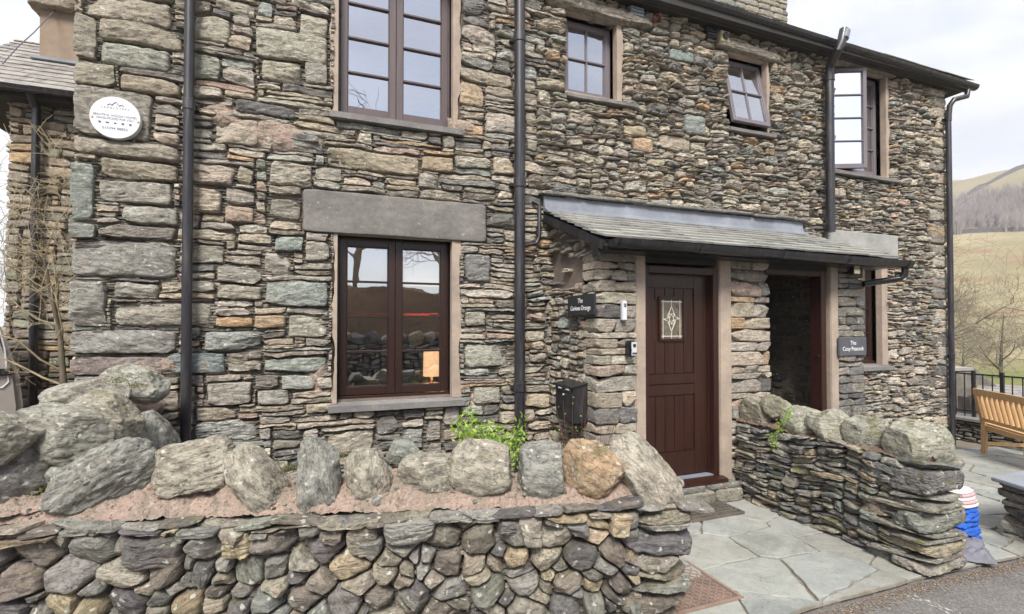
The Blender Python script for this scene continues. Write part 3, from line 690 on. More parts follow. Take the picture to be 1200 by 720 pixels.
# ---- windows
def sash(x0, z0, x1, z1, y, rows, cols, mat, st_=.055, th=.045, parent=None, T=None, b=.018):
    """a casement: stiles, rails and glazing bars in one mesh, glass in another"""
    mb = MB()
    mb.box(x0, y, z0, x0+st_, y+th, z1); mb.box(x1-st_, y, z0, x1, y+th, z1)
    mb.box(x0+st_, y+.001, z0, x1-st_, y+th-.001, z0+st_*1.15); mb.box(x0+st_, y+.001, z1-st_, x1-st_, y+th-.001, z1)
    ix0, ix1, iz0, iz1 = x0+st_, x1-st_, z0+st_*1.15, z1-st_
    for i in range(1, rows):
        z = iz0+(iz1-iz0)*i/rows; mb.box(ix0, y+.003, z-b/2, ix1, y+th-.008, z+b/2)
    for i in range(1, cols):
        x = ix0+(ix1-ix0)*i/cols; mb.box(x-b/2, y+.0075, iz0, x+b/2, y+th-.0095, iz1)
    # glazing bead step
    for (a, c, d, e) in ((ix0, iz0, ix0+.008, iz1), (ix1-.008, iz0, ix1, iz1), (ix0+.008, iz0, ix1-.008, iz0+.008), (ix0+.008, iz1-.008, ix1-.008, iz1)):
        mb.box(a, y+.012, c, d, y+th-.012, e)
    g = MB(); g.add([(ix0, y+th*.55, iz0), (ix1, y+th*.55, iz0), (ix1, y+th*.55, iz1), (ix0, y+th*.55, iz1)], [(0, 1, 2, 3)])
    if T:
        mb.v = [tuple(T @ Vector(v)) for v in mb.v]; g.v = [tuple(T @ Vector(v)) for v in g.v]
    s_ = mb.build('casement', mat, parent, bevel=.0025, seg=1); g.build('pane', M['glass'], parent); return s_
def frame(r, y, mat, mull=True, fw_=.045, dp=.07):
    x0, z0, x1, z1 = r; mb = MB()
    mb.box(x0, y, z0, x0+fw_, y+dp, z1); mb.box(x1-fw_, y, z0, x1, y+dp, z1)
    mb.box(x0+fw_, y, z1-fw_, x1-fw_, y+dp, z1); mb.box(x0-.0, y-.03, z0-.012, x1, y+dp, z0+fw_*.8)
    return mb.build('window', mat, house, bevel=.003, seg=1)
def hinges(r, y, parent):
    for x in (r[0]+.022, r[2]-.022):
        for k in (.12, .62):
            mb = MB(); z = r[1]+(r[3]-r[1])*k; mb.tube([(x, y-.006, z), (x, y-.006, z+.06)], .006, 8); mb.build('hinge', M['frame'], parent)
for r, mat in ((W1, M['frame']), (W2, M['frame_up_sheen'])):
    wf = frame(r, YW, mat, fw_=.03); xm = (r[0]+r[2])/2; e = .022
    sash(r[0]+e, r[1]+.03, xm-.002, r[3]-e, YW-.012, 4, 1, mat, .062, .05, wf); sash(xm+.002, r[1]+.03, r[2]-e, r[3]-e, YW-.012, 4, 1, mat, .062, .05, wf)
    hinges(r, YW, wf)
wf = frame(W3, YW, M['frame_small_sheen'], fw_=.03); sash(W3[0]+.02, W3[1]+.025, W3[2]-.02, W3[3]-.02, YW-.012, 2, 2, M['frame_small_sheen'], .05, .05, wf)
wf = frame(W4, YW, M['jamb'], fw_=.035)
zt = W4[3]-.02; T = Matrix.Translation((0, YW-.012, zt)) @ Matrix.Rotation(radians(-12), 4, 'X') @ Matrix.Translation((0, -YW+.012, -zt))
sash(W4[0]+.01, W4[1]+.02, W4[2]-.01, zt, YW-.03, 2, 2, M['frame_small_sheen'], .045, .045, wf, T)
wf = frame(W5, YW, M['frame_small_sheen'], fw_=.035); xm = (W5[0]+W5[2])/2
T = Matrix.Translation((W5[0], YW-.02, 0)) @ Matrix.Rotation(radians(-24), 4, 'Z') @ Matrix.Translation((-W5[0], -YW+.02, 0))
sash(W5[0]+.01, W5[1]+.03, xm+.01, W5[3]-.02, YW-.03, 4, 1, M['frame_small_sheen'], .05, .045, wf, T)
sash(xm+.012, W5[1]+.03, W5[2]-.02, W5[3]-.02, YW-.01, 4, 1, M['frame_small_sheen'], .05, .05, wf)
wf = frame(W6, YW, M['jamb'], fw_=.05); xm = (W6[0]+W6[2])/2
sash(W6[0]+.02, W6[1]+.03, xm-.002, W6[3]-.02, YW-.01, 4, 1, M['frame'], .05, .05, wf); sash(xm+.002, W6[1]+.03, W6[2]-.02, W6[3]-.02, YW-.01, 4, 1, M['frame'], .05, .05, wf)

# ---- main roof, gutter, chimney
m, t, b = newmat('roof_slate'); oc = nd(t, 'ShaderNodeTexCoord').outputs['Object']
at = nd(t, 'ShaderNodeAttribute', attribute_name='col').outputs['Color']
c = mixc(t, ramp(t, noise_(t, oc, 9, 6, .7), .4, .65), at, (.31, .31, .285)); c = mixc(t, mth(t, 'MULTIPLY', ramp(t, noise_(t, oc, 45, 4, .7), .55, .7), .5), c, (.10, .10, .09))
t.links.new(c, b.inputs['Base Color']); b.inputs['Roughness'].default_value = .75; bump(t, b, noise_(t, oc, 30, 6, .7), .5, .006); M['slate'] = m
def slates(name, A, U, Vd, Wd, Ln, rows, wr, mat, parent, seed, th=.009, pal=((.30, .30, .275), (.25, .255, .24), (.34, .33, .29), (.21, .215, .215))):
    """rows of riven slates: A lower corner, U along the eaves, Vd up the slope"""
    rs = np.random.default_rng(seed); A = Vector(A); U = Vector(U).normalized(); Vd = Vector(Vd).normalized(); Nn = U.cross(Vd).normalized()
    if Nn.z < 0: Nn = -Nn
    V = []; Fq = []; C = []
    g = Ln/rows
    for r in range(rows):
        x = -rs.uniform(0, wr[0]); 
        while x < Wd:
            ww = rs.uniform(*wr); a = max(x, 0); b_ = min(x+ww-.004, Wd); x += ww
            if b_-a < .02: continue
            lo = r*g-rs.uniform(0, .012); hi = min(Ln, (r+1)*g+g*.6); dt = rs.uniform(-.003, .004); sk = rs.uniform(-.006, .006)
            z0 = th*2.2+dt; z1 = th*.8
            base = len(V); col = np.array(pal[rs.integers(len(pal))])*rs.uniform(.8, 1.2)
            for (u_, v_, n_) in ((a, lo+sk, z0), (b_, lo-sk, z0+rs.uniform(-.002, .002)), (b_, hi, z1), (a, hi, z1), (a, lo+sk, z0-th), (b_, lo-sk, z0-th), (b_, hi, z1-th), (a, hi, z1-th)):
                V.append(A+U*u_+Vd*v_+Nn*n_); C.append(col)
            Fq += [[base+i for i in q] for q in ((0, 1, 2, 3), (4, 7, 6, 5), (0, 4, 5, 1), (1, 5, 6, 2), (3, 2, 6, 7), (0, 3, 7, 4))]
    return mesh_np(name, V, Fq, mat, parent, C, None, False)
ez0 = EZ(XL); ez1 = EZ(XR)
slope = Vector((0, 1, tan(radians(31)))).normalized(); RL = 2.95/slope.y
slates('roof', (XL-.15, 4.40, (ez0+ez1)/2-.015), (1, 0, 0), slope, XR-XL+.45, RL, 16, (.22, .4), M['slate'], house, 61)
mb = MB(); zr = (ez0+ez1)/2-.045; mb.prism([(4.40, zr-.01), (7.33, zr+.0+2.93*tan(radians(31))), (10.2, zr-.01), (10.2, zr-.1), (4.40, zr-.09)], XL-.12, XR+.28, 0); mb.build('roof_deck', M['dark'], house)
m_fascia = paint('fascia_brown', (.05, .035, .035), .5, .2); 
mb = MB(); mb.box(XL-.15, 4.475, zr-.10, XR+.3, 4.50, zr+.02); mb.build('fascia', m_fascia, house)
def gutter(name, p, q, r, mat, parent, n=10, brk=()):
    mb = MB(); p = Vector(p); q = Vector(q); prof = [(-r*cos(pi*k/n), -r*sin(pi*k/n)) for k in range(n+1)]
    prof2 = [(-(r-.006)*cos(pi*k/n), -(r-.006)*sin(pi*k/n)) for k in range(n+1)][::-1]; poly = prof+[(r+.004, .008)]+prof2+[(-r-.004, .008)]
    nn = len(poly); vs_ = [(e.x, e.y+a, e.z+b_) for e in (p, q) for a, b_ in poly]
    mb.add(vs_, [(i, (i+1) % nn, nn+(i+1) % nn, nn+i) for i in range(nn)]+[tuple(range(n+1))[::-1], tuple(range(nn, nn+n+1))])
    for f_ in brk:
        c_ = p.lerp(q, f_); 
        vs_ = [(c_.x+dx, c_.y-(r+.006)*cos(pi*k/n), c_.z-(r+.006)*sin(pi*k/n)) for dx in (-.03, .03) for k in range(n+1)]
        mb.add(vs_, [(i, i+1, n+2+i, n+1+i) for i in range(n)])
    return mb.build(name, mat, parent, smooth=True)
gutter('gutter', (XL-.15, 4.41, ez0), (XR+.38, 4.41, EZ(XR+.38)), .058, M['pipe'], house, brk=(.12, .3, .47, .63, .78, .9))

ch = Stones(71); rs = np.random.default_rng(71)
cx0, cx1, cy0, cy1 = 5.72, fac(921, 0, 6.0)[0], 6.0, 6.75; z = 6.1
while z < 8.3:
    h = rs.uniform(.06, .12)
    for side in range(2):
        y = cy0 if side == 0 else cy1; x = cx0
        while x < cx1-.02:
            ww = min(rs.uniform(.18, .4), cx1-x); ww = cx1-x if cx1-x-ww < .08 else ww
            ch.rock((x+ww/2, y+.05, z+h/2), (ww/2, .1, h/2-.004), (0, 0, 0), 7, 8, 2, (.8, 1), .06); x += ww
    for x in (cx0+.04, cx1-.04):
        y = cy0+.15
        while y < cy1:
            ww = rs.uniform(.15, .3); ch.rock((x, y+ww/2, z+h/2), (.1, ww/2, h/2-.004), (0, 0, 0), 7, 8, 2, (.8, 1), .06); y += ww
    z += h
mb = MB(); mb.box(cx0+.04, cy0+.04, 5.9, cx1-.04, cy1-.02, 8.3); chim = mb.build('chimney', M['mortar'], house); ch.build('stones', M['facade'], chim)
mb = MB(); mb.box(cx0-.08, cy0-.08, 7.62, cx1+.08, cy1+.08, 7.69); mb.build('drip_course', M['sill'], chim, bevel=.01)

# ---- pipes on the facade
def pipe(name, pts, r, collars=(), parent=house, mat=None, n=16):
    mb = MB(); mb.tube(pts, r, n); o = mb.build(name, mat or M['pipe'], parent, smooth=True)
    for c_ in collars:
        mb = MB(); c_ = Vector(c_); mb.tube([c_-Vector((0, 0, .045)), c_-Vector((0, 0, .04)), c_+Vector((0, 0, .04)), c_+Vector((0, 0, .045))], [r*1.0, r*1.16, r*1.16, r*1.0], n)
        mb.box(c_.x-r*1.5, YF-.06, c_.z-.02, c_.x+r*1.5, YF-.0, c_.z+.01) if c_.y > 4.3 else None
        mb.build('collar', mat or M['pipe'], o, smooth=True)
    return o
YP = 4.50
x1 = on(1, YP, 219.5, 300)[0]; pipe('drainpipe', [(x1, YP, .05), (x1, YP, 5.25)], .037, [(x1, YP, on(1, YP, 222, 123)[2]), (x1, YP, .35)])
x2 = on(1, YP, 609, 300)[0]; pipe('soil_pipe', [(x2, YP, .05), (x2, YP, 5.3)], .054, [(x2, YP, on(1, YP, 609, 215)[2]), (x2, YP, 1.0), (x2, YP, on(1, YP, 609, 45)[2])])
def px(X, Y_, yy): return tuple(on(1, yy, X, Y_))
pipe('waste_pipe', [px(624, 236, 4.56), px(632, 240, 4.53), px(632, 278, 4.53), px(628, 286, 4.53), px(614, 288, 4.5)], .021)
a = on(1, 4.48, 973, 200)[0]
pipe('vent_pipe', [(a, 4.48, on(1, 4.48, 973, 272)[2]), (a, 4.48, on(1, 4.48, 973, 88)[2]), (a, 4.47, on(1, 4.47, 973, 78)[2]), tuple(on(1, 4.28, 983, 57)), tuple(on(1, 4.27, 986, 50)), tuple(on(1, 4.27, 989, 35))], .052,
     [(a, 4.48, on(1, 4.48, 973, 92)[2])])
mb = MB(); mb.tube([px(988, 46, 4.27), px(990, 37, 4.27)], .062, 16); mb.build('pipe_socket', M['lead'], house, smooth=True)
a = on(1, 4.50, 1113.5, 300)[0]
pipe('downpipe', [tuple(on(1, 4.41, 1134, 106)), tuple(on(1, 4.41, 1133, 113)), tuple(on(1, 4.46, 1118, 117)), tuple(on(1, 4.5, 1113, 124)), (a, 4.50, on(1, 4.5, 1113, 140)[2]), (a, 4.50, -.22)], .036,
     [(a, 4.5, on(1, 4.5, 1113, 124)[2]-.2), (a, 4.5, 1.15)])
# ---- small vents under the eaves
def ventbox(pxa, mat, louv=3):
    x0, z1 = fac(pxa[0], pxa[1], 4.54); x1_, z0 = fac(pxa[2], pxa[3], 4.54); mb = MB(); mb.box(x0, 4.54, z0, x1_, 4.62, z1)
    o = mb.build('wall_vent', mat, house, bevel=.004)
    for i in range(louv):
        z = z0+(z1-z0)*(i+.6)/(louv+.2); mb = MB(); mb.obox((x0+.01, 4.532, z), (x1_-.01, 4.532, z), .012, .008); mb.build('louvre', mat, o)
ventbox((740, 6, 755, 23), M['lead']); ventbox((829, 30, 841, 45), M['pipe'])
terr = paint('terracotta', (.36, .11, .07), .7, .2); yel = paint('cream_plastic', (.5, .45, .27), .5, .1)
c_ = on(1, 4.55, 770, 21); mb = MB(); mb.tube([(c_[0], 4.62, c_[2]), (c_[0], 4.55, c_[2])], .052, 18, False); mb.tube([(c_[0], 4.62, c_[2]), (c_[0], 4.55, c_[2])], .042, 18, False); mb.build('flue_pipe', terr, house, smooth=True)
c_ = on(1, 4.52, 851, 42); mb = MB(); mb.box(c_[0]-.065, 4.53, c_[2]-.065, c_[0]+.065, 4.62, c_[2]+.065); o = mb.build('extract_vent', yel, house, bevel=.006)
mb = MB(); mb.tube([(c_[0], 4.54, c_[2]), (c_[0], 4.51, c_[2])], .042, 18); mb.build('vent_mouth', M['black'], o)

# ================================================================== THE PORCH (part of the cottage)
PY = 3.65; PX0, PXA, PD0, PD1, PXB0, PXB1, PO1, PXC0, PXC1 = 2.17, 2.55, 2.655, 3.485, 3.62, 4.12, 4.87, 5.08, 5.48
zf = on(1, 3.43, 700, 279)[2]; zt = on(1, 4.52, 660, 252)[2]
RS = (zt-zf)/(4.52-3.43); RZ = lambda y: zf+(y-3.43)*RS
pm = MB()
pm.prism([(PY+.035, -.1), (PY+.035, RZ(PY)-.12), (YF+.06, RZ(YF)-.12), (YF+.06, -.1)], PX0+.03, PX0+.3, 0)
pm.box(PX0+.03, PY+.035, -.1, PXA-.0, PY+.3, RZ(PY)-.12)
pm.box(PXB0+.03, PY+.035, -.1, PXB1-.03, PY+.4, RZ(PY)-.12); pm.box(PXB0+.1, PY+.4, -.1, PXB1-.15, YF+.03, RZ(PY)-.0)
pm.box(PXC0+.02, PY+.035, -.3, PXC1-.03, PY+.3, RZ(PY)-.12); pm.box(PXC0+.12, PY+.3, -.3, PXC1-.03, YF+.03, RZ(PY)+.1)
pw = pm.build('porch_wall', M['mortar'], house)
pst = Stones(81); rp = np.random.default_rng(81)
side = fill(YF-PY-.16, 3.0, rp, lambda s, t: ((rp.uniform(.03, .055), rp.uniform(.12, .35)) if rp.random() < .5 else (rp.uniform(.06, .13), rp.uniform(.1, .26))), 1.0, ())
side = [r for r in side if r[3] < RZ(YF-r[2])+.02 and not (r[1] > 1.95 and rp.random() < .55)]
pst.patch(side, (PX0, YF+.0, 0), (0, -1, 0), (-1, 0, 0), .014, (0, .03), .034, jit=.15, warp=.014, sup=(3, 7))
back = fill(1.55, 2.9, rp, lambda s, t: (rp.uniform(.04, .12), rp.uniform(.12, .34)), 1.0, ())
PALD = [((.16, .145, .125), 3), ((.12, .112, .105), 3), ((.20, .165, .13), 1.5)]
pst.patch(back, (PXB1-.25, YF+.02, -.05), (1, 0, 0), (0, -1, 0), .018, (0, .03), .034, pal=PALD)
inner = fill(.7, 2.6, rp, lambda s, t: (rp.uniform(.05, .14), rp.uniform(.15, .4)), 1.0, ())
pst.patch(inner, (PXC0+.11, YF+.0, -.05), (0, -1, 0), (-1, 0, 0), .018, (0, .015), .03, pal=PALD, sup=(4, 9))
def pier(q, x0, x1, y0, y1, z0, z1, hr=(.045, .15), wr=(.1, .3), prot=.03, pal=PAL, seg=12, cols=None, ztop=None):
    z = z0
    while z < z1-.02:
        h = q.rng.uniform(*hr); h = z1-z if z1-z-h < .035 else h; x = x0
        while x < x1-.02:
            ww = q.rng.uniform(*wr); ww = x1-x if x1-x-ww < .07 else ww
            q.rock((x+ww/2, (y0+y1)/2+q.rng.uniform(-.008, .012), z+h/2), (ww/2+.002, (y1-y0)/2, h/2-.002), (0, q.rng.normal(0, 1.2), q.rng.normal(0, 1.5)), q.rng.uniform(12, 22), seg+6, 5, (.84, 1.0), .07, pal=pal, strata=.6)
            x += ww
        z += h
pier(pst, PX0-.015, PXA+.005, PY-.012, PY+.24, 0, RZ(PY)-.13, wr=(.14, .38))
pier(pst, PXB0+.0, PXB1+.0, PY-.012, PY+.3, 0, RZ(PY)-.1, wr=(.16, .5), hr=(.04, .15))
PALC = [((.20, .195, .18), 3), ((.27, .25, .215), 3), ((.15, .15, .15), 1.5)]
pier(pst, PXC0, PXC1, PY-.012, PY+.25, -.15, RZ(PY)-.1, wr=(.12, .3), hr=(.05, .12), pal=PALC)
pst.build('stones', M['facade'], pw)
# render margin by the doors
mb = MB(); zc = RZ(PY)-.06
for a_, b_ in ((PXA-.005, PD0), (PD1, PXB0+.01), (PO1+.1, PXC0+.01)):
    mb = MB(); mb.box(a_, PY-.002, -.02, b_, PY+.2, zc); mb.build('plaster_margin', M['plaster'], house, bevel=.008)
mb = MB(); mb.box(PX0+.3, PY+.04, 2.17, PXC1, PY+.1, zc); mb.build('head_board', M['dark'], house)
# ---- front door and frame
zd0, zd1 = .20, on(1, PY, 800, 313)[2]
mb = MB(); j = .062
mb.box(PD0, PY+.015, zd0-.0, PD0+j*.7, PY+.13, zd1); mb.box(PD1-j, PY+.015, zd0, PD1, PY+.13, zd1); mb.box(PD0+j*.7, PY+.015, zd1-j, PD1-j, PY+.13, zd1)
mb.box(PD1-j-.015, PY+.075, zd0, PD1-j, PY+.13, zd1-j); mb.box(PD0+j*.7, PY+.076, zd1-j-.015, PD1-j-.015, PY+.129, zd1-j)
dfr = mb.build('door_frame', M['jamb'], house, bevel=.004)
mb = MB(); mb.prism([(PY-.07, zd0-.05), (PY-.07, zd0-.015), (PY+.02, zd0+.0), (PY+.15, zd0+.002), (PY+.15, zd0-.05)], PD0-.02, PD1+.03, 0); mb.build('threshold', M['jamb'], house, bevel=.004)
mb = MB(); mb.box(PD0+.05, PY+.02, zd0+.001, PD1-.065, PY+.13, zd0+.008); mb.build('door_sill', M['lead'], house)
dx0, dx1, dz0, dz1, dy = PD0+j*.7+.004, PD1-j-.018, zd0+.02, zd1-j-.006, PY+.085
mb = MB(); mb.box(dx0, dy+.016, dz0, dx1, dy+.05, dz1); 
W_ = dx1-dx0; Z = lambda f: dz0+(dz1-dz0)*f; sr = .145
mb.box(dx1-sr, dy+.002, dz0, dx1, dy+.03, dz1)                                    # lock stile
mb.box(dx0, dy, Z(0), dx1-sr-.002, dy+.03, Z(.115)); mb.box(dx0, dy, Z(.935), dx1-sr-.002, dy+.03, Z(1))     # rails
mb.box(dx0, dy, Z(.40), dx1-sr-.002, dy+.03, Z(.452)); mb.box(dx0, dy, Z(.457), dx1-sr-.002, dy+.03, Z(.505))
door = None
npl = 5; pw_ = (W_-sr-.02)/npl
wx0, wx1, wz0, wz1 = on(1, dy, 773, 0)[0], on(1, dy, 798, 0)[0], on(1, dy, 785, 397)[2], on(1, dy, 785, 351)[2]
for i in range(npl):
    a = dx0+.012+i*pw_; bx = a+pw_-.005
    mb.box(a, dy+.008, Z(.12), bx, dy+.025, Z(.398)); 
    if bx < wx0+.01 or a > wx1-.01: mb.box(a, dy+.008, Z(.508), bx, dy+.025, Z(.932))
    else: mb.box(a, dy+.008, Z(.508), bx, dy+.025, wz0); mb.box(a, dy+.008, wz1, bx, dy+.025, Z(.932))
mb.box(dx0, dy+.003, Z(.115), dx0+.012, dy+.03, Z(.935))
door = mb.build('door', M['door'], house, bevel=.003)
tag(door, 'dark brown planked stable door with small leaded window')
mb = MB(); f_ = .026
mb.box(wx0-f_, dy-.008, wz0-f_, wx0, dy+.028, wz1+f_); mb.box(wx1, dy-.008, wz0-f_, wx1+f_, dy+.028, wz1+f_); mb.box(wx0, dy-.008, wz0-f_, wx1, dy+.028, wz0); mb.box(wx0, dy-.008, wz1, wx1, dy+.028, wz1+f_)
mb.build('window_frame', M['door'], door, bevel=.004)
mg = rough_mat('leaded_glass', (.20, .17, .13), .4, 30, 90, .6, .004, .25)
mb = MB(); mb.box(wx0, dy+.010, wz0, wx1, dy+.0155, wz1); mb.build('leaded_light', mg, door)
came = paint('lead_came', (.62, .60, .52), .4, .1)
mb = MB(); cxm, czm = (wx0+wx1)/2, (wz0+wz1)/2; hw, hh = (wx1-wx0)/2, (wz1-wz0)/2; yc = dy+.008
def cm(p, q): mb.obox((cxm+p[0]*hw, yc, czm+p[1]*hh), (cxm+q[0]*hw, yc, czm+q[1]*hh), .004, .007)
for s_ in (-1, 1):
    cm((s_*.78, -1), (s_*.78, 1)); cm((-1, s_*.88), (1, s_*.88))
    cm((0, s_*.62), (.45, 0)); cm((0, s_*.62), (-.45, 0)); cm((0, s_*.2), (s_*.78, 0)); cm((0, s_*.62), (0, s_*1)); cm((s_*.45, 0), (s_*.78, 0)); cm((0, -s_*.2), (s_*.45, 0))
    cm((0, s_*.28), (.22, 0)); cm((0, s_*.28), (-.22, 0)); cm((.15*s_, .3), (.45*s_, 0)); cm((.15*s_, -.3), (.45*s_, 0))
mb.build('lead_came', came, door)
# ---- second entrance frame
mb = MB(); z2 = zd1+.03
mb.box(PO1, PY+.03, -.05, PO1+.075, PY+.16, z2); mb.box(PXB1-.02, PY+.03, z2-.05, PO1, PY+.16, z2)
mb.build('doorway_frame', M['jamb'], house, bevel=.004)
mb = MB(); mb.tube([(PO1-.0, PY+.06, 1.28), (PO1-.02, PY+.06, 1.28)], .016, 12); mb.build('bell_push', M['black'], house)
# ---- porch roof
slates('porch_roof', (PX0-.07, 3.42, zf), (1, 0, 0), (0, 1, RS), PXC1-PX0+.32, (4.56-3.42)*sqrt(1+RS*RS), 8, (.13, .30), M['slate'], house, 91, .016, ((.27, .265, .25), (.21, .21, .20), (.33, .32, .295), (.175, .175, .17)))
mb = MB(); mb.prism([(3.45, zf-.012), (YF-.0, RZ(YF)-.03), (YF, RZ(YF)-.12), (3.45, zf-.055)], PX0-.06, PXC1+.24, 0); mb.build('porch_rafters', M['dark'], house)
mb = MB(); xx0, xx1 = PX0-.09, on(1, 4.52, 943, 262)[0]
prof = [(YF-.02, RZ(YF)+.16), (YF-.045, RZ(YF)+.155), (YF-.07, RZ(YF)+.03), (YF-.17, RZ(YF-.17)+.035), (YF-.17, RZ(YF-.17)+.028), (YF-.02, RZ(YF)+.0)]
mb.prism(prof, xx0, xx1, 0); mb.build('lead_flashing', M['lead'], house, bevel=.006, smooth=True)
fl = Stones(95); x = xx0-.02
while x < xx1: 
    ww = rp.uniform(.25, .5); fl.rock((x+ww/2, YF-.03, RZ(YF)+.185+rp.uniform(-.006, .006)), (ww/2+.02, .075, .016), (rp.uniform(0, 6), 0, 0), 8, 12, 3, (.8, 1), .12, col=(.24, .23, .21)); x += ww
fl.build('drip_slates', M['facade'], house)
mb = MB(); mb.box(PX0-.05, 3.455, zf-.085, PXC1+.22, 3.475, zf+.0); mb.box(PX0-.05, 3.475, zf-.085, PXC1+.22, PY+.05, zf-.07); mb.build('porch_fascia', M['black'], house, bevel=.003)
mb = MB(); A_ = (PX0-.075, 3.44, zf-.05); B_ = (PX0-.075, YF, RZ(YF)-.06); mb.obox(A_, B_, .022, .075); mb.box(PX0-.085, 3.50, zf-.13, PX0-.05, 3.60, zf-.03); mb.build('bargeboard', M['black'], house, bevel=.003)
gutter('porch_gutter', (PX0-.03, 3.39, zf-.012), (PXC1+.32, 3.39, zf-.03), .062, M['black'], house, brk=(.02, .24, .5, .74, .985))
gx = PXC1+.27
pipe('gutter_outlet', [(gx, 3.39, zf-.06), (gx, 3.40, zf-.16), (gx-.02, 3.44, zf-.20), tuple(on(1, 3.62, 1012, 333))], .034, (), house, M['black'])
# ---- security light
fx, fy, fz = on(1, 3.55, 1005, 317); mb = MB(); mb.box(fx-.055, 3.56, fz-.045, fx+.055, 3.60, fz+.045); mb.obox((fx, 3.60, fz), (fx, 3.68, fz-.01), .03, .03)
ltw = empty('security_light', (fx, 3.62, fz)); tag(ltw, 'small silver floodlight under the porch gutter beside the downpipe bend', 'light')
mb.build('housing', M['black'], ltw, bevel=.006)
mb = MB(); mb.box(fx-.045, 3.552, fz-.035, fx+.045, 3.559, fz+.035); mb.build('lens', paint('chrome', (.75, .75, .75), .12, .05, 1.0), ltw, bevel=.003)
# ---- stone doorstep
q = Stones(97)
for xa, xb in ((2.5, 2.95), (2.96, 3.3), (3.31, 3.62)): q.rock(((xa+xb)/2, 3.66, .055), ((xb-xa)/2, .16, .06), (0, 0, 0), 10, 16, 3, (.85, 1), .06, col=(.26, .245, .2))
for xa, xb in ((2.45, 2.8), (2.81, 3.25), (3.26, 3.62)): q.rock(((xa+xb)/2, 3.68, .135), ((xb-xa)/2, .15, .018), (0, 0, 0), 10, 16, 3, (.85, 1), .06, col=(.2, .19, .17))
q.build('doorstep', M['facade'], house)

# ================================================================== SIGNS AND SMALL THINGS ON THE WALLS
def text(body, size, mat, parent, M4, ext=.0015, sx=1.0, sp_=1.0):
    cu = bpy.data.curves.new('lettering', 'FONT'); cu.body = body; cu.size = size; cu.align_x = 'CENTER'; cu.align_y = 'CENTER'; cu.extrude = ext; cu.space_character = sp_
    cu.offset = 0.0; cu.materials.append(mat); o = bpy.data.objects.new('lettering', cu); link(o, parent); o.matrix_local = Matrix.Identity(4)
    o.matrix_world = M4 @ Matrix.Diagonal((sx, 1, 1, 1)); bpy.context.view_layer.update()
    me = bpy.data.meshes.new_from_object(o.evaluated_get(bpy.context.evaluated_depsgraph_get())); me.transform(M4 @ Matrix.Diagonal((sx, 1, 1, 1)))
    me.materials.clear(); me.materials.append(mat); bpy.data.objects.remove(o); return link(bpy.data.objects.new('lettering', me), parent)
def sign(name, label, x0, x1, z0, z1, y, th, lines, face='front', mat=None, xs=None):
    """slate name plate; face front looks to -y, face side looks to -x"""
    cx_, cz_ = (x0+x1)/2, (z0+z1)/2
    if face == 'front':
        T = Matrix.Translation((cx_, y-th, cz_)) @ Matrix.Rotation(pi/2, 4, 'X'); base = (cx_, y, cz_)
    else:   # x0,x1 are y extents (near, far), y is the plane x
        T = Matrix.Translation((y-th, cx_, cz_)) @ Matrix.Rotation(-pi/2, 4, 'Z') @ Matrix.Rotation(pi/2, 4, 'X'); base = (y, cx_, cz_)
    e = empty(name, base); tag(e, label, 'sign')
    mb = MB(); w2, h2 = abs(x1-x0)/2, (z1-z0)/2
    mb.box(-w2, -h2, -th, w2, h2, 0, T); mb.build('plate', mat or M['slate_sign'], e, bevel=.003)
    for (tx, dz, sz, sx) in lines:
        text(tx, sz, M['letters'], e, T @ Matrix.Translation((0, dz, .0012)), .0008, sx)
    return e
ya, yb = on(0, PX0-.045, 666, 357)[1], on(0, PX0-.045, 697, 357)[1]
sign('name_sign', 'dark slate house sign reading The Curious Orange on the porch side wall', yb, ya, on(0, PX0-.045, 697, 369)[2], on(0, PX0-.045, 697, 344)[2], PX0-.03, .022,
     [('The', .037, .062, .95), ('Curious Orange', -.028, .060, .92)], 'side')
xa, xb = on(1, 3.60, 985, 406)[0], on(1, 3.60, 1017, 406)[0]
sign('name_sign', 'grey slate house sign reading The Cosy Peacock on the right porch pillar', xa, xb, on(1, 3.6, 1001, 417)[2], on(1, 3.6, 1001, 395.5)[2], 3.635, .022,
     [('The', .036, .062, .95), ('Cosy Peacock', -.026, .060, .95)], 'front', M['slate_sign_pale'])
# round plaque
pc = on(1, YF-.07, 135, 138); e = empty('wall_plaque', (pc[0], YF-.03, pc[2])); tag(e, 'round white holiday homes plaque screwed to a big corner stone', 'sign')
R_ = .158; mb = MB(); mb.tube([(pc[0], YF-.02, pc[2]), (pc[0], YF-.070, pc[2])], R_, 56); mb.build('disc', M['white'], e, bevel=.002, smooth=True)
T = Matrix.Translation((pc[0], YF-.0705, pc[2])) @ Matrix.Rotation(pi/2, 4, 'X')
for tx, dz, sz, sx in (('L A K E L O V E R S', .070, .020, 1.05), ('BEAUTIFUL HOLIDAY HOMES', .012, .024, .86), ('HAND-PICKED FOR YOU', -.012, .024, .86), ('015394 88855', -.085, .028, 1.0)):
    text(tx, sz, M['ink'], e, T @ Matrix.Translation((0, dz, 0)), .0006, sx)
mb = MB()
for a, b_ in (((-.05, .088), (-.033, .100)), ((-.033, .100), (-.018, .088)), ((-.022, .092), (.002, .118)), ((.002, .118), (.026, .088)), ((.026, .092), (.04, .1)), ((.04, .1), (.055, .09))):
    p = T @ Vector((a[0], a[1], .001)); q = T @ Vector((b_[0], b_[1], .001)); mb.obox(p, q, .002, .004)
mb.build('mountain_logo', M['ink'], e)
for i, x in enumerate((-.095, -.048, 0, .048, .095)):
    mb = MB(); pts = [T @ Vector((x+.010*cos(k*pi/3+i)*(1.3 if i == 1 else 1), -.043+.008*sin(k*pi/3+i)*(.7 if i in (1, 2) else 1), .001)) for k in range(6)]
    mb.add(pts+[p+Vector((0, -.001, 0)) for p in pts], [tuple(range(6)), tuple(range(11, 5, -1))]); mb.build('icon', M['ink'], e)
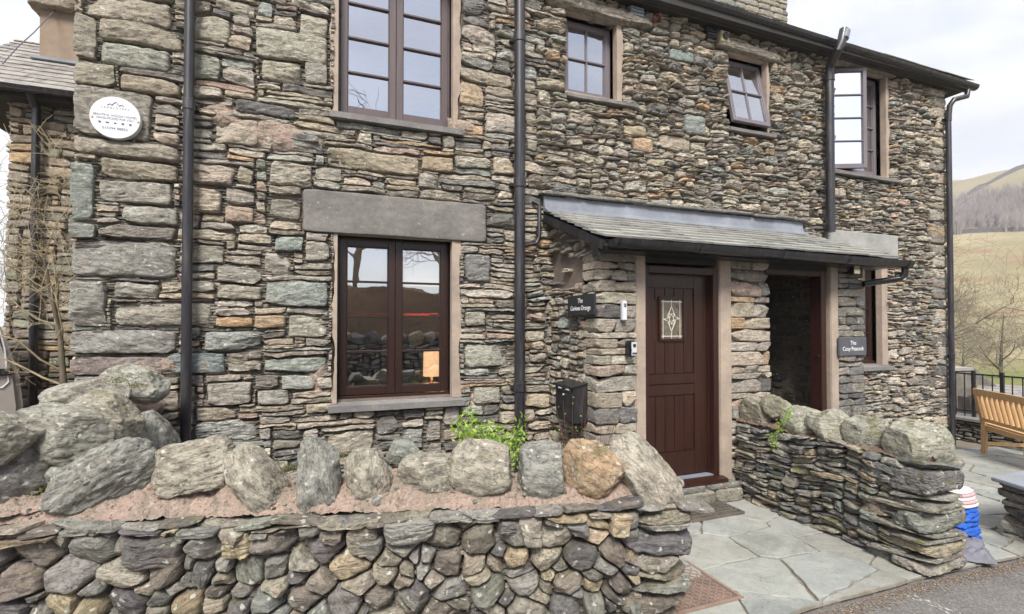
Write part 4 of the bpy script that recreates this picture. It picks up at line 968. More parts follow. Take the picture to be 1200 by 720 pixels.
brass = paint('brass', (.5, .36, .16), .4, .1, 1.0)
for sx in (-1, 1):
    mb = MB(); mb.tube([(pc[0]+sx*.143, YF-.069, pc[2]-.01), (pc[0]+sx*.143, YF-.076, pc[2]-.01)], .008, 10); mb.build('screw', brass, e)

# letter box on the porch side
e = empty('letter_box', (2.15, 3.96, .77)); tag(e, 'black metal post box fixed to the porch side wall above a bare shrub', 'post box')
mb = MB(); bx0, bx1, by0, by1, bz0, bz1 = 2.01, 2.155, 3.80, 4.14, on(0, 2.01, 671, 497)[2], on(0, 2.01, 671, 455)[2]
mb.prism([(bx0, bz0), (bx1, bz0), (bx1, bz1+.03), (bx0, bz1)], by0, by1, 1); mb.build('box', M['black'], e, bevel=.004)
mb = MB(); mb.prism([(bx0-.012, bz1-.004), (bx1, bz1+.032), (bx1, bz1+.042), (bx0-.012, bz1+.008)], by0-.01, by1+.01, 1); mb.prism([(bx0-.012, bz1-.045), (bx0-.004, bz1-.045), (bx0-.004, bz1), (bx0-.012, bz1)], by0+.02, by1-.02, 1); mb.build('lid', M['black'], e, bevel=.002)
for yy in (4.03, 3.88):
    mb = MB(); mb.box(bx0-.016, yy-.028, bz1-.026, bx0-.012, yy+.028, bz1-.016); mb.build('white_tab', M['white'], e)
mb = MB(); mb.tube([(bx0-.002, 3.97, bz1-.075), (bx0-.012, 3.97, bz1-.075)], .009, 12); mb.build('lock', came, e)
# intercom / bell
a = on(1, 3.60, 732.5, 364); e = empty('door_bell', (a[0], 3.64, a[2])); tag(e, 'slim white bell unit on the pillar above the key safe', 'doorbell')
mb = MB(); mb.box(a[0]-.022, 3.60, a[2]-.085, a[0]+.022, 3.64, a[2]+.085); mb.build('housing', M['white'], e, bevel=.006)
mb = MB(); mb.box(a[0]-.010, 3.594, a[2]+.03, a[0]+.010, 3.599, a[2]+.06); mb.build('button', M['ink'], e, bevel=.002)
a = on(1, 3.58, 741, 409); e = empty('key_safe', (a[0], 3.64, a[2])); tag(e, 'small grey combination key safe beside the front door', 'key safe')
mb = MB(); mb.box(a[0]-.038, 3.565, a[2]-.07, a[0]+.036, 3.64, a[2]+.07); mb.build('case', M['black'], e, bevel=.012)
mb = MB(); mb.box(a[0]-.026, 3.553, a[2]-.06, a[0]+.030, 3.564, a[2]+.062); mb.build('cover', paint('silver_cover', (.5, .52, .55), .35, .05), e, bevel=.014)
mb = MB(); mb.tube([(a[0]+.002, 3.553, a[2]+.03), (a[0]+.002, 3.546, a[2]+.03)], .014, 14); mb.build('dial', M['black'], e)
mb = MB()
for i in range(4): mb.box(a[0]-.018+i*.012, 3.549, a[2]-.045, a[0]-.010+i*.012, 3.553, a[2]-.030)
mb.build('code_wheels', M['black'], e)
# lamp, blind and red trim behind the lower window
ls = on(1, 4.95, 506.5, 426); e = empty('table_lamp', (ls[0], 4.98, .86)); tag(e, 'lamp with cream drum shade standing inside the lower window', 'lamp')
m, t, b = newmat('lamp_shade'); b.inputs['Base Color'].default_value = (.8, .55, .34, 1); b.inputs['Emission Color'].default_value = (1, .56, .28, 1); b.inputs['Emission Strength'].default_value = .9; b.inputs['Roughness'].default_value = .9
mb = MB(); r_ = .083; mb.tube([(ls[0], 4.98, ls[2]-.13), (ls[0], 4.98, ls[2]+.13)], [r_*1.03, r_*.97], 32, False); mb.build('lamp_shade', m, e, smooth=True)
mb = MB(); mb.tube([(ls[0], 4.98, ls[2]-.29), (ls[0], 4.98, ls[2]-.27), (ls[0], 4.98, ls[2]-.25), (ls[0], 4.98, ls[2]-.13)], [.07, .06, .015, .012], 16); mb.build('lamp_base', M['dark'], e, smooth=True)
mb = MB(); mb.box(W1[0]+.02, 4.80, ls[2]-.33, W1[2]-.02, 5.15, ls[2]-.29); mb.build('window_board', M['ceil'], house)
ll = bpy.data.lights.new('lamp_bulb', 'POINT'); ll.energy = 35; ll.color = (1, .62, .34); ll.shadow_soft_size = .03; lo = bpy.data.objects.new('lamp_bulb', ll); link(lo, e); lo.matrix_parent_inverse = e.matrix_world.inverted(); lo.location = (ls[0], 4.98, ls[2]+.03)
bl = MB(); zb = on(1, 4.83, 500, 336)[2]; bl.box(W1[0]+.03, 4.83, zb, W1[2]-.03, 4.833, W1[3]+.05); o = bl.build('roller_blind', paint('cream_blind', (.62, .58, .46), .8, .05)); tag(o, 'cream roller blind half lowered behind the lower window', 'blind')
zr_ = on(1, 4.98, 440, 368)[2]; e = empty('bead_garland', ((W1[0]+W1[2])/2, 4.98, zr_)); tag(e, 'row of small red beads strung inside the lower window', 'garland')
mred = paint('red_bead', (.5, .04, .03), .4); mb = MB(); x = W1[0]+.1
while x < W1[2]-.14:
    mb.tube([(x, 4.98, zr_-.012), (x, 4.98, zr_), (x, 4.98, zr_+.012)], [.004, .011, .004], 6); x += .026
mb.tube([(W1[0]+.05, 4.985, zr_+.006), (W1[2]-.05, 4.985, zr_+.006)], .004, 5); mb.build('beads', mred, e)

# ================================================================== FRONT GARDEN WALL
GA = np.array([1.74, 2.05]); GB = np.array([-1.376, 2.92]); gd = (GA-GB)/np.linalg.norm(GA-GB); gn = np.array([gd[1], -gd[0]]); gn = gn if gn[1] < 0 else -gn
GL = GB-gd*.62; glen = np.linalg.norm(GA-GL); HT = .665; ang = math.degrees(atan2(gd[1], gd[0])); TH = .44
gwall = tag(empty('garden_wall', (0, 2.6, 0)), 'low dry stone garden wall with boulder coping in front of the lower window', 'wall')
def gp(s_, o_, z): return (GL[0]+gd[0]*s_-gn[0]*o_, GL[1]+gd[1]*s_-gn[1]*o_, z)      # along, back from the face, up
mb = MB(); P = [gp(0, .07, -.1), gp(glen-.06, .07, -.1), gp(glen-.06, TH-.05, -.1), gp(0, TH-.05, -.1)]
mb.add(P+[(p[0], p[1], HT-.02) for p in P], [(0, 1, 5, 4), (1, 2, 6, 5), (2, 3, 7, 6), (3, 0, 4, 7), (4, 5, 6, 7)])
gcore = mb.build('wall_core', M['mortar_dark'], gwall)
gs = Stones(101); r1 = np.random.default_rng(103)
def hd_g(s_, t):
    q = r1.random()
    if t > HT-.10: return r1.uniform(.022, .04), r1.uniform(.10, .26)
    if q < .30: return r1.uniform(.022, .045), r1.uniform(.12, .28)
    if q < .60: return r1.uniform(.055, .09), r1.uniform(.09, .2)
    return r1.uniform(.11, .18), r1.uniform(.12, .34)
rr = fill(glen-.28, HT, r1, hd_g, 1.15, (), .008, .035, .3)
gbk = fill(glen-.2, HT, r1, lambda a, b: (r1.uniform(.015, .035), r1.uniform(.06, .2)), 1.0, (), .01)
gs.patch(gbk, gp(0, 0, 0), (gd[0], gd[1], 0), (gn[0], gn[1], 0), .02, (-.06, -.035), .08, PALB, .1, 4, .02, .006, (4, 9), .0)
top = [r for r in rr if r[3] > HT-.03]; rest = [r for r in rr if r[3] <= HT-.03 and r[3] > .12]
U3 = (gd[0], gd[1], 0); N3 = (gn[0], gn[1], 0)
sites = []; z = .0; thin = True
while z < HT-.03:
    thin = (not thin) and r1.random() < .62; hb = r1.uniform(.024, .042) if thin else r1.uniform(.08, .165); x = r1.uniform(-.1, 0)
    while x < glen-.22:
        hh_ = hb*(1 if thin else r1.uniform(.6, 1.25)); ww = r1.uniform(.12, .30) if thin else hh_*r1.uniform(.8, 2.4); x += ww/2
        if not thin and hh_ < hb*.8 and r1.random() < .7:      # two small ones on top of each other
            sites += [(x+r1.normal(0, .01), z+hb*.27, hb*.5), (x+r1.normal(0, .02), z+hb*.75, hb*.45)]
        else: sites.append((x, z+hb/2+r1.normal(0, hb*(.06 if thin else .16)), hh_))
        x += ww/2
    z += hb
cl = power_cells(sites, glen-.24, HT-.01, 1.25); cl = [c_ for c_ in cl if max(p[1] for p in c_) > .2]
gs.cells(cl, gp(0, 0, 0), U3, N3, .0075, (-.015, .035), .09, PALG, .002, .006, .03, (.90, 1.0))
gs.patch(top, gp(0, 0, 0), U3, N3, .0075, (.02, .06), .06, PALG, .15, 3, .02, .006, (4, 9), .001, facet=.5, tiltmax=.2, w2=.02)
# slates lying on top of the front edge, under the mortar
s_ = 0
while s_ < glen:
    ww = r1.uniform(.10, .27); gs.rock(gp(s_+ww/2, .06+r1.uniform(-.035, .035), HT+r1.uniform(-.010, .026)), (ww/2+.015, .085, r1.uniform(.009, .017)), (r1.uniform(-4, 8), r1.normal(0, 6), ang+r1.normal(0, 9)), r1.uniform(5, 10), 24, 8, (.6, .9), .14, PALG); s_ += ww*r1.uniform(.75, 1)
# right end, big and small blocks turning the corner
z = 0
while z < HT-.01:
    h = r1.uniform(.03, .06) if r1.random() < .45 else r1.uniform(.08, .15); h = min(h, HT-z+.005); s0 = glen-r1.uniform(.24, .40); s1 = glen+r1.uniform(-.03, .05)
    gs.rock(gp((s0+s1)/2, .17, z+h/2), ((s1-s0)/2, .20, h/2+.002), (r1.normal(0, 2), r1.normal(0, 3), ang+r1.normal(0, 4)), r1.uniform(7, 13) if h < .07 else r1.uniform(5, 8), 30, 10, (.62, .9), .12, PALG, strata=.8 if h < .07 else .2)
    gs.rock(gp(glen-.12, .37, z+h/2), (.16, .11, h/2), (0, 0, ang+r1.normal(0, 4)), 4, 12, 5, (.7, .9), .1, PALG); z += h*.97
gs.build('stones', M['garden'], gcore)
# rear face
gb = Stones(105); rb = fill(glen, HT, r1, lambda a, b_: (r1.uniform(.05, .13), r1.uniform(.1, .3)), 1.0, (), .01)
gb.patch(rb, gp(glen, TH, 0), (-gd[0], -gd[1], 0), (-gn[0], -gn[1], 0), .025, (-.01, .03), .06, PALG, .25, 5, .02); gb.build('stones', M['garden'], gcore)
# lumpy lime mortar bed over the top
def bed(name, fn, ns, no, seed, hgt, amp, parent, mat=None):
    a, b_ = np.meshgrid(np.linspace(0, 1, ns), np.linspace(0, 1, no)); a = a.ravel(); b_ = b_.ravel()
    p = np.array([fn(x, y) for x, y in zip(a, b_)]); prof = np.clip(np.sin(np.clip(b_, 0, 1)*pi), 0, 1)**.6
    n1 = fbm(np.c_[p[:, 0]*5, p[:, 1]*5, np.full(len(p), seed)], 3); n2 = fbm(np.c_[p[:, 0]*28, p[:, 1]*28, np.full(len(p), seed+5.)], 4)
    n3 = fbm(np.c_[p[:, 0]*70, p[:, 1]*70, np.full(len(p), seed+9.)], 2); p[:, 2] += hgt*prof+amp*n1*prof+.026*n2*(.3+prof)+.016*np.abs(n2)+.007*n3
    idx = (np.arange(no-1)[:, None]*ns+np.arange(ns-1)[None]).ravel()
    return mesh_np(name, p, np.c_[idx, idx+1, idx+ns+1, idx+ns], mat or M['pink'], parent)
HTf = lambda s_: HT+.018*sin(pi*min(1, max(0, s_/glen)))
bed('mortar_bed', lambda a, b_: gp(a*glen, .05+b_*(TH-.06), HTf(a*glen)), 560, 80, 3.0, .125, .085, gwall)

pb = Stones(119)
for i in range(190):
    a_ = r1.uniform(.02, .99); o_ = r1.uniform(.06, .34); r_ = r1.uniform(.004, .014)*(2 if r1.random() < .12 else 1); pb.rock(gp(a_*glen, o_, HT+.02+.095*sin(pi*(o_-.05)/(TH-.06))**.6+r1.uniform(-.004, .004)), (r_*1.4, r_, r_*.7), (0, r1.uniform(-20, 20), r1.uniform(0, 180)), 4, 4, 4, (.6, .9), .1, PALG)
tag(pb.build('mortar_grit', M['garden'], gwall), kind='stuff')
def onpl(px_, py_, P0, n):
    q = (px_-600)/F*_rt-(py_-CY)/F*_up+_fw; P0 = np.array(P0); n = np.array(n)
    return _C+q*(((P0-_C)@n)/(q@n)), (((P0-_C)@n)/(q@n))
def cope(box, off, tilt, col, parent, n=2.6, dpt=.62, seed=0, plane=None, facets=14, rough=.06, strata=.25, fd=(.58, .86), yaw=None, aspect=None, mat=None):
    """one coping boulder, its size measured from the photo at the wall's own distance"""
    P0, nn = plane if plane else (gp(0, off, 0), (gn[0], gn[1], 0))
    cx_, cy_ = (box[0]+box[2])/2, (box[1]+box[3])/2; c, zc_ = onpl(cx_, cy_, P0, nn)
    w_, h = (box[2]-box[0])*zc_/F/2, (box[3]-box[1])*zc_/F/2
    w_ *= cos(atan2(abs(cx_-600), F))**.5
    th = radians(abs(tilt))
    if tilt: # long axis tilted: solve the half sizes from the box
        la = aspect or 1.6; k = max(w_/sqrt((cos(th)*la)**2+sin(th)**2), h/sqrt((sin(th)*la)**2+cos(th)**2)); k = .5*(w_/sqrt((cos(th)*la)**2+sin(th)**2)+h/sqrt((sin(th)*la)**2+cos(th)**2)); w_, h = k*la, k
    q = Stones(200+seed); q.rock(tuple(c), (w_*1.07, min(w_, h)*dpt*1.5+.02, h*1.05), (0, tilt, ang+(yaw or 0)), n, 40, facets, fd, rough, col=col, strata=strata)
    return q.build('coping_stone', mat or M['boulder'], parent)
GR, WM, PKs, BR = (.265, .26, .235), (.33, .30, .245), (.36, .29, .225), (.22, .21, .195)
cps = [((-45, 497, 72, 612), .30, 0, BR, 3.0), ((62, 520, 175, 606), .17, -30, GR, 3.4), ((180, 516, 270, 582), .22, -12, WM, 3.6), ((266, 526, 332, 600), .16, 48, WM, 3.2),
       ((348, 514, 399, 602), .15, 84, GR, 3.2), ((408, 519, 459, 586), .19, 80, WM, 2.6), ((469, 526, 546, 584), .20, 0, WM, 2.8), ((529, 517, 607, 584), .20, 14, WM, 2.6),
       ((605, 516, 668, 584), .20, 0, GR, 2.5), ((661, 516, 731, 584), .18, 28, (.38, .27, .17), 2.8), ((716, 512, 789, 598), .16, 48, (.38, .34, .28), 3.2)]
for i, (bx, off, ti, col, n_) in enumerate(cps):
    cope(bx, off, ti, col, gwall, n_, .62, i*7+3, aspect={1: 1.75, 3: 1.7, 4: 1.75, 5: 1.35, 10: 1.6, 2: 1.5, 7: 1.25, 9: 1.2}.get(i), strata=.6 if i in (1, 2, 4) else .1, rough=.08 if i in (1, 2, 5) else .055)
cope((452, 514, 493, 545), .26, 4, (.24, .25, .22), gwall, 2.3, .8, 77, facets=4, rough=.05)
cope((60, 543, 86, 563), .28, 0, GR, gwall, 2.3, .8, 78, facets=4); cope((790, 560, 800, 572), .2, 0, GR, gwall, 2.3, .8, 79, facets=4)

# ================================================================== SIDE GARDEN WALL (runs back to the house corner)
swall = tag(empty('side_wall', (-1.4, 3.8, 0)), 'short stone wall of big pale boulders running back to the left house corner', 'wall')
SX0, SX1 = -1.72, -1.14; ys = lambda a: 2.95+a*1.60; sh = lambda y: .70+.30*(y-2.95)/1.6
mb = MB(); mb.prism([(3.3, -.1), (4.58, -.1), (4.58, sh(4.58)-.02), (3.3, sh(3.3)-.02)], SX0+.05, SX1-.05, 0); sc_ = mb.build('wall_core', M['mortar'], swall)
q = Stones(131); rr = fill(1.6, 1.0, r1, lambda a, b_: (r1.uniform(.05, .16), r1.uniform(.08, .3)), 1.0, (), .01)
rr = [r for r in rr if r[3] < sh(2.95+r[0])+.03]
q.patch(rr, (SX1, 2.95, 0), (0, 1, 0), (1, 0, 0), .014, (-.02, .03), .06, pal=PALG, jit=.3, rot=8, warp=.03, facet=.9, tiltmax=.3)
q.patch([(1.6-r[2], r[1], 1.6-r[0], r[3]) for r in rr], (SX0, 4.55, 0), (0, -1, 0), (-1, 0, 0), .03, (-.02, .03), .06, pal=PALG, jit=.3, rot=8, warp=.03)
q.build('stones', M['garden'], sc_)
bed('mortar_bed', lambda a, b_: (SX1-.02-b_*(SX1-SX0-.04), ys(a), sh(ys(a))), 160, 60, 9.0, .05, .05, swall)
LG = (.36, .355, .31)
def cope2(box, Y, tilt, col, sd_, **k): return cope(box, 0, tilt, col, swall, plane=((0, Y, 0), (0, 1, 0)), seed=sd_, **k)
cope2((118, 428, 196, 470), 4.2, 14, LG, 31, n=2.6, dpt=.75, aspect=1.7)
cope2((50, 444, 158, 484), 3.95, -8, (.30, .28, .24), 32, n=2.8, dpt=.6, aspect=2.4)
cope2((84, 458, 160, 526), 3.6, 12, (.34, .31, .25), 33, n=2.8, dpt=.6, aspect=1.2)
cope2((22, 474, 128, 548), 3.25, 10, (.29, .28, .24), 34, n=2.9, dpt=.6, aspect=1.5)
cope2((-50, 482, 44, 545), 3.1, 0, (.33, .31, .26), 37, n=2.7, dpt=.6)
cope2((162, 480, 200, 556), 3.95, 82, GR, 35, n=3.4, dpt=.9, aspect=1.9, strata=1.2)
cope2((-160, 470, -20, 560), 3.2, 0, LG, 36, n=2.7, dpt=.5)

# ================================================================== RIGHT DRY STONE WALL
rwall = tag(empty('dry_stone_wall', (3.75, 2.8, 0)), 'dry stone wall of thin dark slates beside the paved path, mossy boulders on top', 'wall')
RX, RX2, RY0, RY1, RH = 3.63, 3.97, 2.02, 3.62, .70
mb = MB(); mb.box(RX+.07, RY0+.08, -.1, RX2-.05, RY1+.02, RH-.03); rc = mb.build('wall_core', M['mortar_dark'], rwall)
q = Stones(141); r2 = np.random.default_rng(143)
def hd_r(a, b_):
    k = r2.random()
    if k < .55: return r2.uniform(.02, .038), r2.uniform(.14, .40)
    if k < .88: return r2.uniform(.04, .07), r2.uniform(.10, .28)
    return r2.uniform(.07, .10), r2.uniform(.08, .15)
rr = fill(RY1-RY0-.12, RH, r2, hd_r, 1.0, (), .008, .035, .3)
rbk = fill(RY1-RY0-.1, RH, r2, lambda a, b: (r2.uniform(.012, .025), r2.uniform(.08, .25)), 1.0, (), .01)
q.patch(rbk, (RX, RY1, 0), (0, -1, 0), (-1, 0, 0), .02, (-.055, -.035), .08, PALB, .1, 3, .02, .006, (4, 9), .0)
# U runs from the house to the road; slates dip slightly towards the road
q.patch(rr, (RX, RY1, 0), (0, -1, 0), (-1, 0, 0), .010, (-.02, .04), .08, PALR, .22, 4.5, .035, .007, (4, 10), -.001, facet=.8, tiltmax=.35, warpf=2.4, cuts=.6, w2=.010, pe_=(12, 34))
rr = fill(RY1-RY0-.1, RH, r2, hd_r, 1.3, (), .01)
q.patch(rr, (RX2, RY0+.1, 0), (0, 1, 0), (1, 0, 0), .03, (-.02, .03), .06, PALR, .2, 4, .02)
z = -.02; k_ = 0
while z < RH:
    h = (.09, .03, .11, .025, .035, .12, .03, .05, .035, .16, .07)[k_ % 11]; h = min(h, RH-z+.01)
    ln = r2.uniform(.09, .15) if h > .07 else r2.uniform(.14, .26)
    if h > .07: q.rock((RX+.10, RY0+2*ln+.08, z+h/2), (.12, .11, h/2+.002), (0, r2.normal(0, 4), r2.normal(0, 5)), 6, 24, 9, (.64, .9), .12, PALR, strata=.4)
    q.rock((RX+.16+r2.uniform(-.01, .01), RY0+ln-.03, z+h/2), (.19+r2.uniform(-.02, .03), ln, h/2+.002), (r2.normal(0, 2), r2.normal(0, 3), r2.normal(0, 5)), 12 if h < .06 else 7, 30, 9, (.66, .93), .13, PALR, strata=.8)
    if h > .06: q.rock((RX+.32, RY0+.12, z+h/2), (.09, .13, h/2), (0, 0, 8), 3.5, 14, 6, (.65, .9), .1, PALR)
    z += h*.97; k_ += 1
q.build('stones', M['mossy'], rc)
bed('mortar_bed', lambda a, b_: (RX+.03+b_*(RX2-RX-.06), RY0+.02+a*(RY1-RY0), RH), 160, 40, 12.0, .03, .03, rwall, rough_mat('earth_bed', (.24, .17, .12), .35, 7, 50, 1, .02, .95))
def cope3(box, X, tilt, col, sd_, **k): return cope(box, 0, tilt, col, rwall, plane=((X, 0, 0), (1, 0, 0)), seed=sd_, mat=M['mossy'], **k)
cope3((1035, 493, 1108, 546), 3.84, 0, (.33, .32, .26), 41, n=2.5, dpt=.72, facets=7)
cope3((994, 488, 1044, 530), 3.82, 0, (.29, .28, .23), 42, n=2.5, dpt=.8)
cope3((950, 480, 1002, 520), 3.82, 0, (.33, .32, .26), 43, n=2.7, dpt=.8)
cope3((921, 477, 962, 513), 3.82, 0, (.34, .33, .27), 44, n=3.0, dpt=.8)
cope3((896, 464, 926, 496), 3.80, 40, (.26, .24, .18), 45, n=2.5, dpt=1.0, aspect=1.2)
cope3((872, 466, 904, 500), 3.78, 0, (.25, .23, .18), 46, n=2.5, dpt=1.0)

# ================================================================== GROUND, ROAD, PAVING
def terr_h(x, y):
    R = sqrt(x*x+y*y); az = math.degrees(atan2(x, y))
    base = G(x)-.035 if x > 3.6 else -.035
    prof = np.interp(R, [0, 13.5, 17, 30, 70, 130, 250, 330, 430, 500, 760, 1200], [0, 0, -.6, -.35, -2.2, 8, 34, 62, 96, 112, 120, 100])
    m_ = min(1, max(0, (az-20)/25))*min(1, max(0, (150-az)/30))
    h = base+m_*prof
    if R > 60: h += m_*(R-60)/400*14*mnoise.fractal(Vector((x*.006, y*.006, 3)), 1, 2, 4)+m_*min(1, R/300)*2.0*mnoise.noise(Vector((x*.03, y*.03, 1)))
    if y < -6: h += min(3.0, (-6-y)*.9)*(1+.3*mnoise.noise(Vector((x*.3, y*.3, 0))))+max(0, -12-y)*.02
    if y < 1.95 and x < 30: h -= .03
    return h
V = []; Fq = []; rads = [0.01, 1, 2, 3, 4, 5, 6, 7, 8, 9, 10, 11, 12, 13, 14, 15.5, 17, 20, 24, 30, 38, 48, 60, 75, 92, 110, 130, 150, 170, 190, 210, 230, 250, 270, 290, 310, 330, 355, 380, 405, 430, 455, 480, 500, 530, 570, 640, 760, 1000, 1200]
NA = 360
for R in rads:
    for k in range(NA):
        a = 2*pi*k/NA; x, y = R*sin(a), R*cos(a); V.append((x, y, terr_h(x, y)))
for i in range(len(rads)-1):
    for k in range(NA): Fq.append((i*NA+k, i*NA+(k+1) % NA, (i+1)*NA+(k+1) % NA, (i+1)*NA+k))
m, t, b = newmat('hillside'); oc = nd(t, 'ShaderNodeTexCoord').outputs['Object']
ln = nd(t, 'ShaderNodeVectorMath', operation='LENGTH'); t.links.new(oc, ln.inputs[0]); Rn = ln.outputs['Value']
wob = mth(t, 'MULTIPLY', mth(t, 'SUBTRACT', noise_(t, oc, .015, 4), .5), 60.0); Rw = mth(t, 'ADD', Rn, wob)
c = mixc(t, ramp(t, noise_(t, oc, .25, 6, .7), .35, .65), (.20, .125, .085), (.10, .08, .055))
def rstep(lo, hi, src=Rw):
    mr = nd(t, 'ShaderNodeMapRange'); mr.inputs['From Min'].default_value = lo; mr.inputs['From Max'].default_value = hi; t.links.new(src, mr.inputs['Value']); return mr.outputs[0]
c = mixc(t, rstep(16, 18, Rn), c, (.20, .21, .09))
olive = mixc(t, ramp(t, noise_(t, oc, .03, 6, .7), .4, .6), (.25, .22, .125), (.34, .29, .18))
olive = mixc(t, ramp(t, noise_(t, oc, .022, 7, .72), .50, .60), olive, (.27, .165, .11))
c = mixc(t, rstep(45, 75), c, olive)
c = mixc(t, rstep(246, 250, Rn), c, mixc(t, noise_(t, oc, .08, 5, .7), (.17, .14, .13), (.26, .21, .17)))
past = mixc(t, ramp(t, noise_(t, oc, .012, 8, .75), .4, .62), (.29, .24, .155), (.22, .195, .12)); past = mixc(t, ramp(t, noise_(t, oc, .03, 6, .7), .6, .7), past, (.20, .15, .12))
c = mixc(t, rstep(325, 360), c, past)
t.links.new(c, b.inputs['Base Color']); b.inputs['Roughness'].default_value = 1; b.inputs['Specular IOR Level'].default_value = 0
bump(t, b, noise_(t, oc, .5, 8, .7), .8, .6)
tag(mesh_np('ground', V, Fq, m), kind='structure')
# asphalt
m, t, b = newmat('asphalt'); oc = nd(t, 'ShaderNodeTexCoord').outputs['Object']
fn_ = noise_(t, oc, 190, 3, .6); vr = nd(t, 'ShaderNodeTexVoronoi', Scale=85); t.links.new(oc, vr.inputs['Vector']); gsep = nd(t, 'ShaderNodeSeparateColor'); t.links.new(vr.outputs['Color'], gsep.inputs[0])
c = mixc(t, ramp(t, noise_(t, oc, 2.2, 5, .6), .35, .65), (.115, .108, .102), (.165, .155, .145)); c = mixc(t, mth(t, 'MULTIPLY', ramp(t, gsep.outputs[0], .5, 1), .6), c, (.27, .255, .24)); c = mixc(t, mth(t, 'MULTIPLY', ramp(t, fn_, .3, .5, (1, 1, 1, 1), (0, 0, 0, 1)), .5), c, (.05, .048, .045))
t.links.new(c, b.inputs['Base Color']); b.inputs['Roughness'].default_value = .85; n1 = bump(t, b, vr.outputs['Distance'], .5, .006); bump(t, b, fn_, .4, .003, n1)
def strip(name, xs, yfun0, yfun1, ny, z, mat, kind='structure', parent=None):
    V = []; Fq = []; n = len(xs)
    for j in range(ny+1):
        for x in xs: V.append((x, yfun0(x)+(yfun1(x)-yfun0(x))*j/ny, G(x)+z))
    for j in range(ny):
        for i in range(n-1): Fq.append((j*n+i, j*n+i+1, (j+1)*n+i+1, (j+1)*n+i))
    o = mesh_np(name, V, Fq, mat, parent)
    if kind: tag(o, kind=kind)
    return o
edge = lambda x: 2.03+.03*mnoise.noise(Vector((x*2, 0, 0)))
xs = list(np.linspace(-25, 3.6, 60))+list(np.linspace(3.8, 30, 60))
strip('road', xs, lambda x: -5.6, lambda x: 2.2, 6, -.03, m)
# worn paint
m, t, b = newmat('worn_line'); oc = nd(t, 'ShaderNodeTexCoord').outputs['Object']; tr = nd(t, 'ShaderNodeBsdfTransparent'); ms = nd(t, 'ShaderNodeMixShader'); b.inputs['Base Color'].default_value = (.5, .5, .47, 1)
t.links.new(ramp(t, noise_(t, oc, 26, 6, .75), .52, .62), ms.inputs[0]); t.links.new(tr.outputs[0], ms.inputs[1]); t.links.new(b.outputs[0], ms.inputs[2]); t.links.new(ms.outputs[0], t.nodes['Material Output'].inputs['Surface'])
a = on(2, -.026, 1060, 695); b2 = on(2, -.026, 1140, 728); d_ = np.array([b2[0]-a[0], b2[1]-a[1]]); d_ /= np.linalg.norm(d_); nrm = np.array([-d_[1], d_[0]])*.035
mb = MB(); p0 = a[:2]; p1 = a[:2]+d_*1.6; mb.add([(p0[0]-nrm[0], p0[1]-nrm[1], -.026), (p1[0]-nrm[0], p1[1]-nrm[1], -.026), (p1[0]+nrm[0], p1[1]+nrm[1], -.026), (p0[0]+nrm[0], p0[1]+nrm[1], -.026)], [(0, 1, 2, 3)]); tag(mb.build('road_marking', m), kind='structure')
# paving bed
mbed = rough_mat('paving_joint', (.25, .22, .18), .35, 9, 60, .8, .01, .95, (.17, .14, .10))
strip('path_bed', list(np.linspace(-1.6, 13.4, 80)), lambda x: edge(x)-.0, lambda x: 5.3 if x > 3.6 else 4.6, 10, -.009, mbed)
# soil strip between the garden wall and the house
mb = MB(); mb.add([(-1.15, 2.9, .07), (.5, 2.9, .07), (1.9, 2.6, .05), (2.1, 3.7, .06), (2.15, 4.6, .1), (-1.15, 4.6, .1)], [tuple(range(6))]); tag(mb.build('flower_bed', rough_mat('soil', (.09, .07, .05), .3, 6, 50, 1, .02)), kind='structure')
